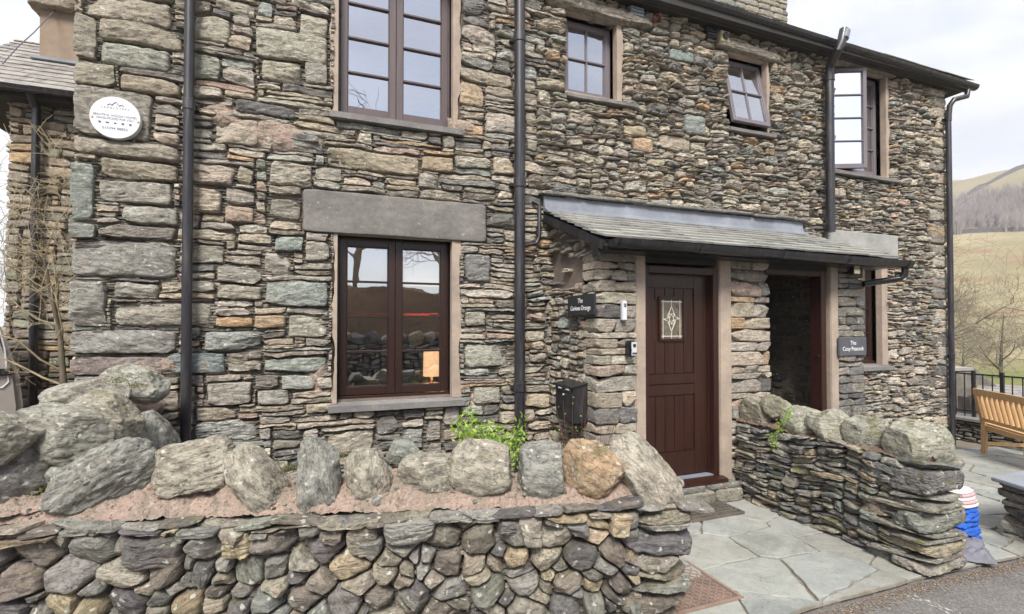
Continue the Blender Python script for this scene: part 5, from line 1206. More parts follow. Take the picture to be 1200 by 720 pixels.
# riven slabs: irregular polygons, each a bevelled slab
def paving(name, region, sites, mat, seed, gap=.012):
    rs = np.random.default_rng(seed); V = []; Fq = []; C = []; me = bpy.data.meshes.new(name)
    for i, s0 in enumerate(sites):
        poly = list(region)
        for k, s1_ in enumerate(sites):
            if k == i: continue
            n = (s1_[0]-s0[0], s1_[1]-s0[1]); l = sqrt(n[0]**2+n[1]**2)
            if l > 2.6: continue
            n = (n[0]/l, n[1]/l); mp_ = ((s0[0]+s1_[0])/2-n[0]*gap/2, (s0[1]+s1_[1])/2-n[1]*gap/2); poly = clip_poly(poly, mp_, n)
            if len(poly) < 3: break
        if len(poly) < 3: continue
        # wavy edges
        pts = []
        for a, b_ in zip(poly, poly[1:]+poly[:1]):
            L_ = sqrt((a[0]-b_[0])**2+(a[1]-b_[1])**2); m_ = max(1, int(L_/.05))
            for q in range(m_):
                f = q/m_; x, y = a[0]+(b_[0]-a[0])*f, a[1]+(b_[1]-a[1])*f
                pts.append((x+.016*mnoise.fractal(Vector((x*12, y*12, i)), 1, 2, 3), y+.016*mnoise.fractal(Vector((x*12, y*12, i+9)), 1, 2, 3)))
        cx_, cy_ = sum(p[0] for p in pts)/len(pts), sum(p[1] for p in pts)/len(pts)
        col = np.array([(.25, .262, .256), (.225, .238, .233), (.27, .276, .264), (.235, .245, .228), (.255, .25, .228)][rs.integers(5)])*rs.uniform(.85, 1.15)
        tz = rs.uniform(-.004, .007); base = len(V); n = len(pts); sl = rs.normal(0, .004, 2)
        for ring, (sc, zz) in enumerate(((1, -.03), (1, tz-.005), (.985, tz), (0, tz))):
            if ring == 3: V.append((cx_, cy_, G(cx_)+zz)); C.append(col); continue
            for x, y in pts:
                xx, yy = cx_+(x-cx_)*sc, cy_+(y-cy_)*sc; V.append((xx, yy, G(xx)+zz+sl[0]*(xx-cx_)+sl[1]*(yy-cy_))); C.append(col)
        for r in range(2):
            for k in range(n): Fq.append((base+r*n+k, base+r*n+(k+1) % n, base+(r+1)*n+(k+1) % n, base+(r+1)*n+k))
        for k in range(n): Fq.append((base+2*n+k, base+2*n+(k+1) % n, base+3*n))
    me.from_pydata(V, [], Fq); a = me.attributes.new('col', 'FLOAT_COLOR', 'POINT'); a.data.foreach_set('color', np.c_[np.array(C), np.ones(len(C))].ravel()); me.materials.append(mat)
    return tag(link(bpy.data.objects.new(name, me)), kind='structure')
m, t, b = newmat('riven_slab'); oc = nd(t, 'ShaderNodeTexCoord').outputs['Object']; at = nd(t, 'ShaderNodeAttribute', attribute_name='col').outputs['Color']
c = mixc(t, mth(t, 'MULTIPLY', ramp(t, noise_(t, oc, 3.5, 7, .7, .6), .42, .62), .7), at, (.36, .37, .34)); c = mixc(t, mth(t, 'MULTIPLY', ramp(t, noise_(t, oc, 5.5, 7, .75), .56, .68), .55), c, (.17, .165, .13)); c = mixc(t, mth(t, 'MULTIPLY', ramp(t, noise_(t, oc, 60, 4, .7), .55, .7), .35), c, (.46, .45, .40))
vn = mth(t, 'ABSOLUTE', mth(t, 'SUBTRACT', noise_(t, oc, 2.6, 5, .55, 1.0), .5)); vn = mth(t, 'MULTIPLY', ramp(t, vn, .0, .016, (1, 1, 1, 1), (0, 0, 0, 1)), ramp(t, noise_(t, oc, 1.7, 3), .45, .6)); c = mixc(t, mth(t, 'MULTIPLY', vn, .55), c, (.30, .22, .15))
c = mixc(t, mth(t, 'MULTIPLY', ramp(t, noise_(t, oc, 28, 6, .75), .30, .44, (1, 1, 1, 1), (0, 0, 0, 1)), .5), c, (.11, .11, .095))
t.links.new(c, b.inputs['Base Color']); b.inputs['Roughness'].default_value = .62; n1 = bump(t, b, noise_(t, oc, 6, 8, .6, .8), .5, .015); bump(t, b, noise_(t, oc, 70, 4, .7), .3, .002, n1); M['slab'] = m
rs = np.random.default_rng(77)
def jsites(x0, x1, y0, y1, dx, dy, j): return [(x+rs.uniform(-j, j)*dx, y+rs.uniform(-j, j)*dy) for k, x in enumerate(np.arange(x0, x1, dx)) for y in np.arange(y0+(dy/2 if k % 2 else 0), y1, dy)]
ed = [(x, edge(x)+.02) for x in np.linspace(.9, 3.64, 12)]
paving('path', ed+[(3.64, 3.62), (.9, 3.62)], [s_ for s_ in jsites(.9, 3.9, 1.9, 3.9, .56, .40, .42)], M['slab'], 5, .012)
ed = [(x, edge(x)+.02) for x in np.linspace(3.66, 10, 20)]
paving('patio', ed+[(10, 4.55), (3.66, 4.55)], jsites(3.7, 10.2, 2.0, 4.8, .56, .42, .42), M['slab'], 6, .022)
mb = MB()
# leaf litter and grit along the road edge
def litter(name, n, pf, sz, mats, seed, lab=None):
    rs = np.random.default_rng(seed); V = []; Fq = []; C = []
    for i in range(n):
        x, y, z = pf(rs); a = rs.uniform(0, 6.3); l = rs.uniform(*sz); w_ = l*rs.uniform(.3, .9); tl = rs.uniform(-.3, .5); base = len(V)
        for u, v, k in ((-1, 0, 0), (0, -1, .3), (1, 0, 0), (0, 1, .3)): V.append((x+(u*l*cos(a)-v*w_*sin(a)), y+(u*l*sin(a)+v*w_*cos(a)), z+.003+k*l*tl+abs(u)*l*.2))
        Fq.append((base, base+1, base+2, base+3)); c_ = np.array(mats[rs.integers(len(mats))])*rs.uniform(.6, 1.3); C += [c_]*4
    m, t, b = newmat(name+'_mat'); at = nd(t, 'ShaderNodeAttribute', attribute_name='col').outputs['Color']; t.links.new(at, b.inputs['Base Color']); b.inputs['Roughness'].default_value = .9
    return tag(mesh_np(name, V, Fq, m, None, C, None, False), lab, None, None, 'stuff')
def pf(rs):
    x = rs.uniform(1.8, 7); y = 2.0-abs(rs.normal(0, .05))+.02; return x, y, G(x)-.03
litter('leaf_litter', 6500, pf, (.003, .009), ((.17, .10, .06), (.23, .16, .11), (.12, .09, .065), (.27, .22, .17), (.2, .19, .17)), 8)
def pf2(rs):
    x = rs.uniform(2, 7); y = rs.uniform(1.2, 2.0); return x, y, G(x)-.03
litter('grit', 420, pf2, (.004, .010), ((.35, .33, .30), (.2, .18, .16), (.28, .2, .13)), 9)
def pf3(rs):
    x = rs.uniform(4.2, 9.3); y = rs.uniform(2.2, 4.5); return x, y, G(x)
litter('fallen_leaves', 260, pf3, (.008, .022), ((.30, .20, .10), (.22, .14, .08), (.35, .30, .12)), 10)

def pf4(rs):
    a_ = rs.uniform(0, 1); o_ = rs.uniform(.07, .36); p = gp(a_*glen, o_, 0); return p[0], p[1], HT+.03+.105*sin(pi*(o_-.05)/(TH-.06))**.6
litter('dead_leaf_bits', 900, pf4, (.003, .010), ((.17, .11, .06), (.10, .08, .05), (.13, .12, .05), (.25, .19, .12)), 12)
def pf5(rs):
    x = rs.uniform(1.8, 3.6); y = rs.uniform(2.05, 3.6); return x, y, .003
litter('path_grit', 420, pf5, (.002, .006), ((.25, .2, .14), (.16, .13, .09), (.3, .29, .26)), 13)
# manhole cover with raised chevrons
mrust = rough_mat('rusty_iron', (.30, .205, .16), .3, 8, 70, .5, .003, .7, (.22, .15, .12))
p = on(2, 0, 809, 663); p2_ = on(2, 0, 877, 702); mx1 = (p[0]+p2_[0])/2; my0, my1 = p2_[1]+.01, p[1]
e = empty('manhole_cover', (mx1-.3, (my0+my1)/2, 0)); tag(e, 'rusty brown iron manhole cover set in the slate path', 'manhole cover')
mx0 = mx1-.62; zz = .006
mb = MB(); w_ = .022
mb.box(mx0, my0, 0, mx1, my0+w_, zz+.004); mb.box(mx0, my1-w_, 0, mx1, my1, zz+.004); mb.box(mx0, my0+w_, 0, mx0+w_, my1-w_, zz+.004); mb.box(mx1-w_, my0+w_, 0, mx1, my1-w_, zz+.004)
mb.build('frame', mrust, e, bevel=.002)
mb = MB()
i = 0; x = mx0+w_+.03; px_ = .034
while x < mx1-w_-.02:
    y = my0+w_+.022; j = 0
    while y < my1-w_-.012:
        if not (abs(x-(mx1-.40)) < .075 and abs(y-(my0+my1)/2) < .03):
            a = pi/4 if (i+j) % 2 else -pi/4; dxx, dyy = cos(a)*.015, sin(a)*.015; mb.obox((x-dxx, y-dyy, zz+.002), (x+dxx, y+dyy, zz+.002),   .009, .006)
        y += .028; j += 1
    x += .030; i += 1
mb.build('treads', mrust, e); mb = MB(); mb.box(mx0+w_+.004, my0+w_+.004, -.01, mx1-w_-.004, my1-w_-.004, zz); mb.build('plate', rough_mat('iron_darker', (.20, .145, .12), .3, 8, 70, .5, .003, .9), e)  # plate coloured darker than the raised treads
# boot scraper grating
p = on(2, .0, 871, 602); gx1, gy0, gx0, gy1 = p[0], p[1]-.02, 2.76, 3.68-.02
e = empty('scraper_grate', ((gx0+gx1)/2, (gy0+gy1)/2, 0)); tag(e, 'dark metal door grating lying before the front step', 'door grate')
mgr = paint('grate_iron', (.105, .09, .075), .7, .4); mb = MB(); hgt = .022
mb.box(gx0, gy0, .003, gx1, gy0+.02, hgt+.004); mb.box(gx0, gy1-.02, .003, gx1, gy1, hgt+.004); mb.box(gx0, gy0+.02, .003, gx0+.02, gy1-.02, hgt+.004); mb.box(gx1-.02, gy0+.02, .003, gx1, gy1-.02, hgt+.004); mb.build('frame', mgr, e, bevel=.003)
mb = MB(); n = 8
for k in range(1, n): y = gy0+.02+(gy1-gy0-.04)*k/n; mb.box(gx0+.02, y-.009, .006, gx1-.02, y+.007, hgt+.004)
for k in range(1, 8): x = gx0+(gx1-gx0)*k/8; mb.box(x-.004, gy0+.02, .005, x+.004, gy1-.02, hgt-.006)
mb.build('bars', mgr, e)
mb = MB(); mb.box(gx0+.02, gy0+.02, .001, gx1-.02, gy1-.02, .004); mb.build('tray', rough_mat('grate_black', (.035, .03, .025), .3, 20, 60, .8, .004), e)  # near-black tray keeps the gaps between the bars dark

# ================================================================== TREES AND PLANTS
def limb_pts(rs, p, d, ln, n, wob, up):
    pts = [Vector(p)]; d = Vector(d).normalized()
    for i in range(n):
        d = (d+Vector(rs.normal(0, wob, 3))+Vector((0, 0, up))).normalized(); pts.append(pts[-1]+d*ln/n)
    return pts, d
def bare_tree(name, label, base, h, seed, lean=(0, 0, 1), r0=.12, levels=4, kids=(6, 6, 5, 4), ratio=.62, ang_=.9, mat=None, tmat=None, up=.06, trunk_f=.45, cat='tree', wob=.13, flat=None, group=None, thin=.5, rmin=.0035):
    rs = np.random.default_rng(seed); e = empty(name, base); tag(e, label, cat, group); T_ = MB(); C_ = MB()
    def grow(p, d, ln, r, lv):
        n = 6 if lv == 0 else (5 if lv == 1 else 4 if lv < levels else 3)
        pts, d2 = limb_pts(rs, p, d, ln, n, wob*(.22 if lv == 0 else 1), up if lv else .05)
        if flat: pts = [Vector((q.x, base[1]+(q.y-base[1])*flat, q.z)) for q in pts]
        rr = [max(rmin*.6, r*(1-.75*i/n)) for i in range(n+1)]
        (T_ if lv == 0 else C_).tube(pts, rr, 9 if lv == 0 else (5 if lv == 1 else 3), lv == 0)
        if lv >= levels: return
        for k in range(kids[min(lv, len(kids)-1)]):
            f = rs.uniform(trunk_f if lv == 0 else .2, 1.0); i = min(n-1, int(f*n)); q = pts[i].lerp(pts[i+1], f*n-i)
            dd = (pts[i+1]-pts[i]).normalized(); side = dd.cross(Vector(rs.normal(0, 1, 3))).normalized()
            grow(q, (dd*cos(ang_)+side*sin(ang_)*rs.uniform(.6, 1.1)).normalized(), ln*ratio*rs.uniform(.6, 1.15), max(rmin, r*(1-.7*f)*thin*1.25), lv+1)
    grow(base, lean, h*.72, r0, 0)
    T_.build('trunk', tmat or mat, e, smooth=True); C_.build('crown', mat, e)
    return e
m_bark = rough_mat('bark', (.17, .14, .10), .3, 6, 40, .8, .01); m_twig = rough_mat('twig', (.25, .20, .12), .3, 12, 60, .3, .003); m_grey = rough_mat('grey_twig', (.30, .255, .19), .3, 3, 30, .3, .003)
m_ltwig = rough_mat('pale_twig', (.40, .33, .21), .3, 12, 60, .3, .003); b0 = on(1, 5.5, 80, 505)
bare_tree('bare_tree', 'small bare tree with fine yellowish twigs beside the left house corner', (b0[0], 5.5, 0), 3.1, 301, (-.02, 0, 1), .04, 4, (15, 6, 5, 3), .60, 1.0, m_ltwig, m_bark, .02, .42, flat=.45, wob=.16, thin=.34, rmin=.0026)
# trees beyond the right house corner
def far_pt(px_, R_): 
    q = (px_-600)/F*_rt+_fw; l = sqrt(q[0]**2+q[1]**2); return q[0]/l*R_, q[1]/l*R_
x, y = far_pt(1098, 19); bare_tree('bare_tree', 'bare tree reaching its branches out past the right house corner', (x, y, -.6), 3.9, 302, (.05, 0, 1), .11, 4, (9, 7, 6, 5), .72, 1.05, m_grey, m_bark, .03, .35)
x, y = far_pt(1172, 34); bare_tree('bare_tree', 'low spreading leafless tree in the field beyond the railings', (x, y, terr_h(x, y)-.1), 4.4, 303, (0, 0, 1), .09, 4, (9, 6, 5, 4), .8, 1.1, m_grey, m_bark, .05, .12, rmin=.006)
x, y = far_pt(1128, 38); bare_tree('bare_tree', 'leafless shrubby tree just right of the corner downpipe beyond the railings', (x, y, terr_h(x, y)-.1), 3.4, 304, (0, 0, 1), .07, 4, (8, 6, 5, 4), .8, 1.1, m_grey, m_bark, .05, .12, rmin=.006)
# trees on the bank across the road (seen mirrored in the panes)
for i, (x, y, h) in enumerate(((-2.5, -10, 5.5), (1.2, -11, 6.5), (4.5, -10.5, 5))):
    bare_tree('bare_tree', 'bare roadside tree on the bank across the road', (x, y, terr_h(x, y)-.1), h, 310+i, (0, 0, 1), .12, 3, (12, 8, 7), .65, .95, m_grey, m_bark, .05, .3, group='trees on the bank across the road', rmin=.012)
q = Stones(341); r8 = np.random.default_rng(342); rw = empty('roadside_wall', (1, -5.8, 0)); tag(rw, 'rough stone wall along the far side of the road, mirrored in the lower panes', 'wall')
q.patch(fill(15, 1.15, r8, lambda a, b: (r8.uniform(.06, .2), r8.uniform(.15, .5)), 1.0, (), .02), (8, -5.75, -.05), (-1, 0, 0), (0, 1, 0), .05, (-.02, .06), .06, PALG, .25, 5, .05)
for k in range(36): q.rock((-7+k*.42, -5.95, 1.2+r8.uniform(-.03, .08)), (.22, .2, r8.uniform(.12, .22)), (r8.uniform(-20, 20), r8.uniform(-30, 30), r8.uniform(0, 90)), 3, 8, 8, (.6, .9), .08, PALG)
mb = MB(); mb.box(-7, -6.2, -.1, 8, -5.82, 1.12); o = mb.build('wall_core', M['mortar_dark'], rw); q.build('stones', M['garden'], o)
# winter wood on the hillside
rs = np.random.default_rng(330); V = []; Fq = []
for i in range(620):
    px_ = rs.uniform(1040, 1290); R_ = rs.uniform(250, 335)+rs.normal(0, 5); x, y = far_pt(px_, R_); z = terr_h(x, y); H = rs.uniform(4.5, 9.5)
    for k in range(46):
        a = rs.uniform(0, 2*pi); t0 = rs.uniform(0, .5)*H; ln = rs.uniform(.25, .6)*H; sp = rs.uniform(.12, .5); dx, dy, dz = cos(a)*sp, sin(a)*sp, 1
        w_ = rs.uniform(.05, .13)*(2 if k < 2 else 1); px0 = x+rs.normal(0, .3); py0 = y+rs.normal(0, .3); b_ = len(V); t0 = 0 if k < 3 else t0; dd = .1 if k < 3 else 1; ln = H*.8 if k < 3 else ln
        V += [(px0-w_*.7, py0+w_*.7, z+t0), (px0+w_*.7, py0-w_*.7, z+t0), (px0+dx*ln*dd, py0+dy*ln*dd, z+t0+ln*dz)]; Fq.append((b_, b_+1, b_+2))
tag(mesh_np('winter_wood', V, Fq, rough_mat('wood_haze', (.29, .25, .24), .2, .05, 1, .1), None, smooth=False), kind='stuff')
def field_wall(label, pts, h, wd):
    mb = MB(); P_ = []
    for (p, q) in zip(pts, pts[1:]):
        n = 14
        for i in range(n):
            a = np.array(p)+(np.array(q)-np.array(p))*i/n; b_ = np.array(p)+(np.array(q)-np.array(p))*(i+1)/n
            za, zb_ = terr_h(*a), terr_h(*b_); mb.obox((a[0], a[1], za+h/2-.2), (b_[0], b_[1], zb_+h/2-.2), wd, h+.4)
    o = mb.build('field_wall', rough_mat('far_wall', (.12, .115, .11), .3, 1, 4, .2)); tag(o, label, 'wall')
field_wall('distant field wall running level across the hillside below the wood', [far_pt(1040, 247), far_pt(1130, 247), far_pt(1290, 249)], 1.4, .8)
field_wall('distant field wall climbing diagonally up the open hillside above the wood', [far_pt(1124, 338), far_pt(1160, 385), far_pt(1205, 430), far_pt(1260, 465)], 2.0, .9)

# leafy shrub and twiggy plants behind the garden wall
def leaf(mb, p, d, ln, wd, rs):
    d = Vector(d).normalized(); s_ = d.cross(Vector(rs.normal(0, 1, 3))).normalized(); nrm = d.cross(s_)
    mb.add([p, p+d*ln*.45+s_*wd-nrm*ln*.06, p+d*ln, p+d*ln*.45-s_*wd-nrm*ln*.06], [(0, 1, 2), (0, 2, 3)])
m, t, b = newmat('fresh_leaf'); oc = nd(t, 'ShaderNodeTexCoord').outputs['Object']; c = mixc(t, ramp(t, noise_(t, oc, 14, 3), .35, .65), (.20, .36, .04), (.38, .52, .10)); t.links.new(c, b.inputs['Base Color']); b.inputs['Roughness'].default_value = .45
tl = nd(t, 'ShaderNodeBsdfTranslucent'); t.links.new(c, tl.inputs['Color']); ms = nd(t, 'ShaderNodeMixShader'); ms.inputs[0].default_value = .3; t.links.new(b.outputs[0], ms.inputs[1]); t.links.new(tl.outputs[0], ms.inputs[2]); t.links.new(ms.outputs[0], t.nodes['Material Output'].inputs['Surface']); M['leaf'] = m
def plant(name, label, Y, tips, lf, nl, stem_r, smat, seed, root_y=540, zbase=.07, root=None, clump=.06, cat='shrub', up=.3):
    rs = np.random.default_rng(seed); b_ = on(1, Y, root if root else sum(t_[0] for t_ in tips)/len(tips), root_y); e = empty(name, (b_[0], Y, zbase)); tag(e, label, cat); S_ = MB(); Lf = MB()
    for (tx, ty) in tips:
        tp = Vector(on(1, Y+rs.uniform(-.12, .12), tx, ty)); p0 = Vector((b_[0]+rs.normal(0, .05), Y+rs.normal(0, .03), zbase)); mid = p0.lerp(tp, .5)+Vector(rs.normal(0, .03, 3)); pts = [p0, p0.lerp(mid, .6), mid, mid.lerp(tp, .6)+Vector(rs.normal(0, .012, 3)), tp]
        S_.tube(pts, [stem_r, stem_r*.9, stem_r*.75, stem_r*.6, stem_r*.35], 5)
        for k in range(nl):
            f = rs.uniform(.45, 1); q = pts[2].lerp(tp, (f-.45)/.55)+Vector(rs.normal(0, clump, 3)); leaf(Lf, q, Vector(rs.normal(0, 1, 3))+Vector((0, -.2, up)), lf*rs.uniform(.6, 1.2), lf*.22, rs)
    S_.build('stem', smat, e); Lf.build('foliage', M['leaf'], e); return e
m_red = rough_mat('red_stem', (.16, .06, .045), .3, 12, 50, .2, .002)
plant('leafy_shrub', 'bright green leafy shrub sprouting behind the coping boulders', 3.7, [(540, 490), (548, 486), (556, 500), (565, 503), (575, 497), (586, 500), (592, 508), (545, 505), (560, 510), (578, 510), (538, 500), (569, 494), (552, 494), (610, 492), (606, 505), (598, 517), (612, 510)], .055, 70, .004, m_twig, 401, 545, up=.7, clump=.032)
plant('twiggy_shrub', 'nearly bare red stemmed shrub with a few buds below the post box', 3.35, [(648, 458), (660, 470), (671, 462), (684, 455), (690, 472), (640, 487), (704, 488), (716, 492), (725, 478), (656, 495), (672, 500), (697, 505), (630, 500), (650, 515), (708, 510)], .022, 5, .0035, m_red, 402, 545, clump=.012)
# small green plants in the coping, moss and grass tufts
def tuft(name, label, pts, Yx, ax, lf, n, seed, spread, cat='plant', mat=None, host=None):
    rs = np.random.default_rng(seed); c0 = on(ax, Yx, *pts[0]); e = empty(name, tuple(c0)); tag(e, label, cat); mb = MB()
    for (a, b_) in pts:
        c_ = on(ax, Yx, a, b_)
        for k in range(n): leaf(mb, Vector(c_)+Vector(rs.normal(0, spread, 3)), Vector(rs.normal(0, 1, 3))+Vector((-.3, -.3, .5)), lf*rs.uniform(.6, 1.3), lf*.3, rs)
    mb.build('foliage', mat or M['leaf'], e); return e
tuft('fern_plant', 'small bright green plant trailing down between mossy coping boulders', [(922, 487), (918, 495), (914, 503), (909, 512), (907, 520), (925, 481)], 3.60, 0, .016, 60, 411, .022)
m, t, b = newmat('moss'); oc = nd(t, 'ShaderNodeTexCoord').outputs['Object']; c = mixc(t, ramp(t, noise_(t, oc, 20, 4), .35, .65), (.07, .085, .02), (.17, .16, .05)); t.links.new(c, b.inputs['Base Color']); b.inputs['Roughness'].default_value = 1; M['moss'] = m
def on_bed(px_, py_, z): return on(2, z, px_, py_)
rs = np.random.default_rng(420); mb = MB()
for (a, b_, z, n, sp) in ((48, 575, .78, 260, .03), (60, 566, .80, 200, .03), (80, 560, .80, 120, .03), (322, 545, .78, 120, .02), (338, 550, .76, 200, .025), (400, 535, .78, 140, .02), (392, 545, .76, 80, .02), (128, 514, .95, 200, .02), (215, 545, .78, 60, .02), (90, 590, .72, 100, .03), (140, 445, 1.28, 160, .03), (160, 452, 1.25, 120, .02), (100, 470, 1.12, 150, .03), (128, 488, 1.02, 120, .02), (270, 545, .76, 120, .025), (445, 560, .74, 100, .02), (560, 565, .72, 60, .02)):
    c_ = on(2, z, a, b_)
    for k in range(n): leaf(mb, Vector(c_)+Vector((rs.normal(0, sp), rs.normal(0, sp), rs.normal(0, sp*.4))), Vector(rs.normal(0, 1, 3))+Vector((0, 0, .8)), rs.uniform(.008, .022), .0022, rs)
tag(mb.build('moss_tufts', M['moss']), kind='stuff')

# ================================================================== NEIGHBOURING HOUSE AND VAN
nb = tag(empty('neighbour_house', (-2.5, 8.5, 0)), 'lower stone house with brown slate roof and rendered chimney behind the left corner', 'house')
NX0, NX1, NY = fac(6, 300, 7.5)[0], -.4, 7.5; NZ = on(1, 7.4, 40, 108)[2]
q = Stones(501); r5 = np.random.default_rng(502)
rr = fill(2.9, NZ+.3, r5, lambda a, b_: (r5.uniform(.05, .16), r5.uniform(.15, .5)), 1.0, (), .01)
q.patch(rr, (NX0, NY, -.3), (1, 0, 0), (0, -1, 0), .025, (0, .02), .03, pal=[((.33, .28, .22), 3), ((.27, .245, .21), 3), ((.24, .25, .20), 1.2), ((.40, .30, .19), .5)], warp=.02, sup=(5, 12), gap=.002, jit=.08)
q.patch(fill(4, NZ+.3, r5, lambda a, b_: (r5.uniform(.05, .16), r5.uniform(.15, .5)), 1.0, (), .02), (NX0, NY+4, -.3), (0, -1, 0), (-1, 0, 0), .06, (0, .02), .03)
mb = MB(); mb.box(NX0+.03, NY+.05, -.4, NX1, NY+4, NZ-.02); nw = mb.build('wall', M['mortar'], nb); q.build('stones', M['facade'], nw)
mb = MB(); mb.box(NX0+.95, NY-.012, NZ-.34, NX1, NY+.05, NZ-.03); mb.build('plaster_band', rough_mat('eaves_render', (.33, .25, .20), .2, 3, 30, .3), nb)
m2 = M['slate']
rx = on(1, 8.9, 30, 60)[0]-.12; zt_ = on(1, 8.95, 30, 52)[2]; nsl = Vector((0, 1.65, zt_-NZ)).normalized(); nl = sqrt(1.65**2+(zt_-NZ)**2)
slates('roof', (rx, 7.28, NZ+.0), (1, 0, 0), nsl, NX1-rx, nl, 12, (.22, .42), M['slate'], nb, 503, .012, ((.22, .185, .175), (.19, .16, .155), (.25, .215, .20), (.165, .145, .14)))
mb = MB(); mb.prism([(7.30, NZ-.05), (7.28+nl*nsl.y, NZ-.02+nl*nsl.z), (11.0, NZ-.05), (11.0, NZ-.12), (7.30, NZ-.12)], rx+.02, NX1, 0); mb.build('roof_deck', M['dark'], nb)
for k in range(3):
    mb = MB(); mb.prism([(8.90, zt_+.01), (8.98, zt_+.06), (9.06, zt_+.01)], rx-.02+k*.22, rx+.18+k*.22, 0); mb.build('ridge_tile', rough_mat('ridge', (.28, .2, .16), .2, 5, 30, .3), nb)
gutter('gutter', (rx, 7.22, NZ-.03), (NX1, 7.22, NZ-.03), .055, M['black'], nb)
cc0 = on(1, 8.3, 46, 40)[0]; czb = on(1, 8.3, 50, 70)[2]
mb = MB(); mb.box(cc0, 8.3, NZ, cc0+1.3, 9.0, on(1, 8.3, 50, 8)[2]); mch = mb.build('chimney', rough_mat('chimney_render', (.29, .24, .19), .25, 2, 14, .3, .01, .9, (.25, .18, .13)), nb, bevel=.01)
q = Stones(504); zc_ = on(1, 8.25, 50, 4)[2]; x = cc0-.1
while x < cc0+1.3: ww = r5.uniform(.3, .5); q.rock((x+ww/2, 8.65, zc_), (ww/2+.01, .47, .05), (0, 0, 0), 8, 12, 3, (.8, 1), .1, col=(.30, .24, .19)); q.rock((x+ww/2, 8.65, zc_+.13), (ww/2+.01, .36, .08), (0, 0, 0), 8, 12, 3, (.8, 1), .1, col=(.30, .24, .19)); x += ww
q.build('chimney_cap', M['facade'], mch)
mb = MB(); mb.box(cc0-.05, 8.18, czb-.05, cc0+1.3, 8.30, czb+.0); mb.build('lead_flashing', M['lead'], nb, bevel=.01)
xd = on(1, 7.4, 40, 300)[0]; mb = MB(); mb.tube([(xd, 7.25, NZ-.06), (xd, 7.40, NZ-.2), (xd, 7.42, -.1)], .042, 12); mb.build('drainpipe', M['black'], nb, smooth=True)
# overhead wire
wire = MB(); wire.tube([tuple(on(1, 7.2, 3, 75)), tuple(on(1, 7.5, 20, 56)), tuple(on(1, 7.8, 40, 38)), tuple(on(1, 8.4, 70, 6)), tuple(on(1, 8.6, 82, -8))], .006, 5); o = wire.build('telephone_wire', M['ink']); tag(o, 'thin wire rising from the neighbouring roof past its chimney', 'wire')

van = empty('parked_van', (-4.6, 6.5, 0)); tag(van, 'silver grey van parked beyond the side wall, only its rear corner showing', 'van')
msil = paint('silver_paint', (.40, .365, .34), .3, .06, .15, .6)
xr = on(1, 6.0, 28, 440)[0]
prof = [(-7.4, .35), (-7.5, .8), (-7.2, 1.05), (-6.5, 1.2), (-5.8, 1.85), (-5.5, 1.93), (xr-.55, 1.96), (xr-.28, 1.90), (xr-.14, 1.55), (xr-.03, 1.15), (xr, .85), (xr-.01, .45), (xr-.08, .32),
        (xr-.30, .32), (xr-.34, .5), (xr-.46, .68), (xr-.62, .74), (xr-.78, .68), (xr-.9, .5), (xr-.94, .32)]
mb = MB(); n = len(prof); secs = [(6.06, .97), (6.0, 1.0), (6.0, 1.0), (7.35, 1.0)]
mb.prism(prof, 6.0, 7.38, 1); vb = mb.build('body', msil, van, bevel=.05, seg=3, smooth=True)
mb = MB(); yv = 5.992; ring = [(xr-.12, 1.0), (xr-.16, 1.05), (xr-.8, 1.06), (xr-2.2, 1.06)]
mb.tube([(x, yv+.004, z) for x, z in ((xr-.2, 1.75), (xr-.13, 1.4), (xr-.10, 1.08), (xr-.14, 1.03), (xr-.5, 1.02), (xr-1.5, 1.02))], .008, 6); mb.build('window_seal', M['white'], van)
hp = on(1, 5.98, 11, 436); mb = MB(); mb.box(hp[0]-.14, 5.965, hp[2]-.03, hp[0]+.03, 5.998, hp[2]+.035); mb.build('door_handle', M['black'], van, bevel=.012)
mb = MB(); mb.box(xr-.32, 5.985, 1.74, xr-.235, 6.2, 1.86); mb.build('tail_light', paint('red_lens', (.45, .03, .02), .2), van, bevel=.01)
w_ = MB(); w_.tube([(xr-.62, 6.02, .33), (xr-.62, 6.22, .33)], .32, 28); wh = w_.build('wheel', M['black'], van, bevel=.02, smooth=True); w_ = MB(); w_.tube([(xr-.62, 6.01, .33), (xr-.62, 6.03, .33)], .2, 20); w_.build('rim', msil, wh)
w_ = MB(); w_.box(xr-.95, 6.25, .3, xr-.3, 7.3, .8); w_.build('wheel_arch', M['black'], van)
van.matrix_world = Matrix.Translation((xr, 6.0, 0)) @ Matrix.Rotation(radians(27), 4, 'Z') @ Matrix.Translation((-xr, -6.0, 0)) @ Matrix.Translation((-4.6, 6.5, 0))

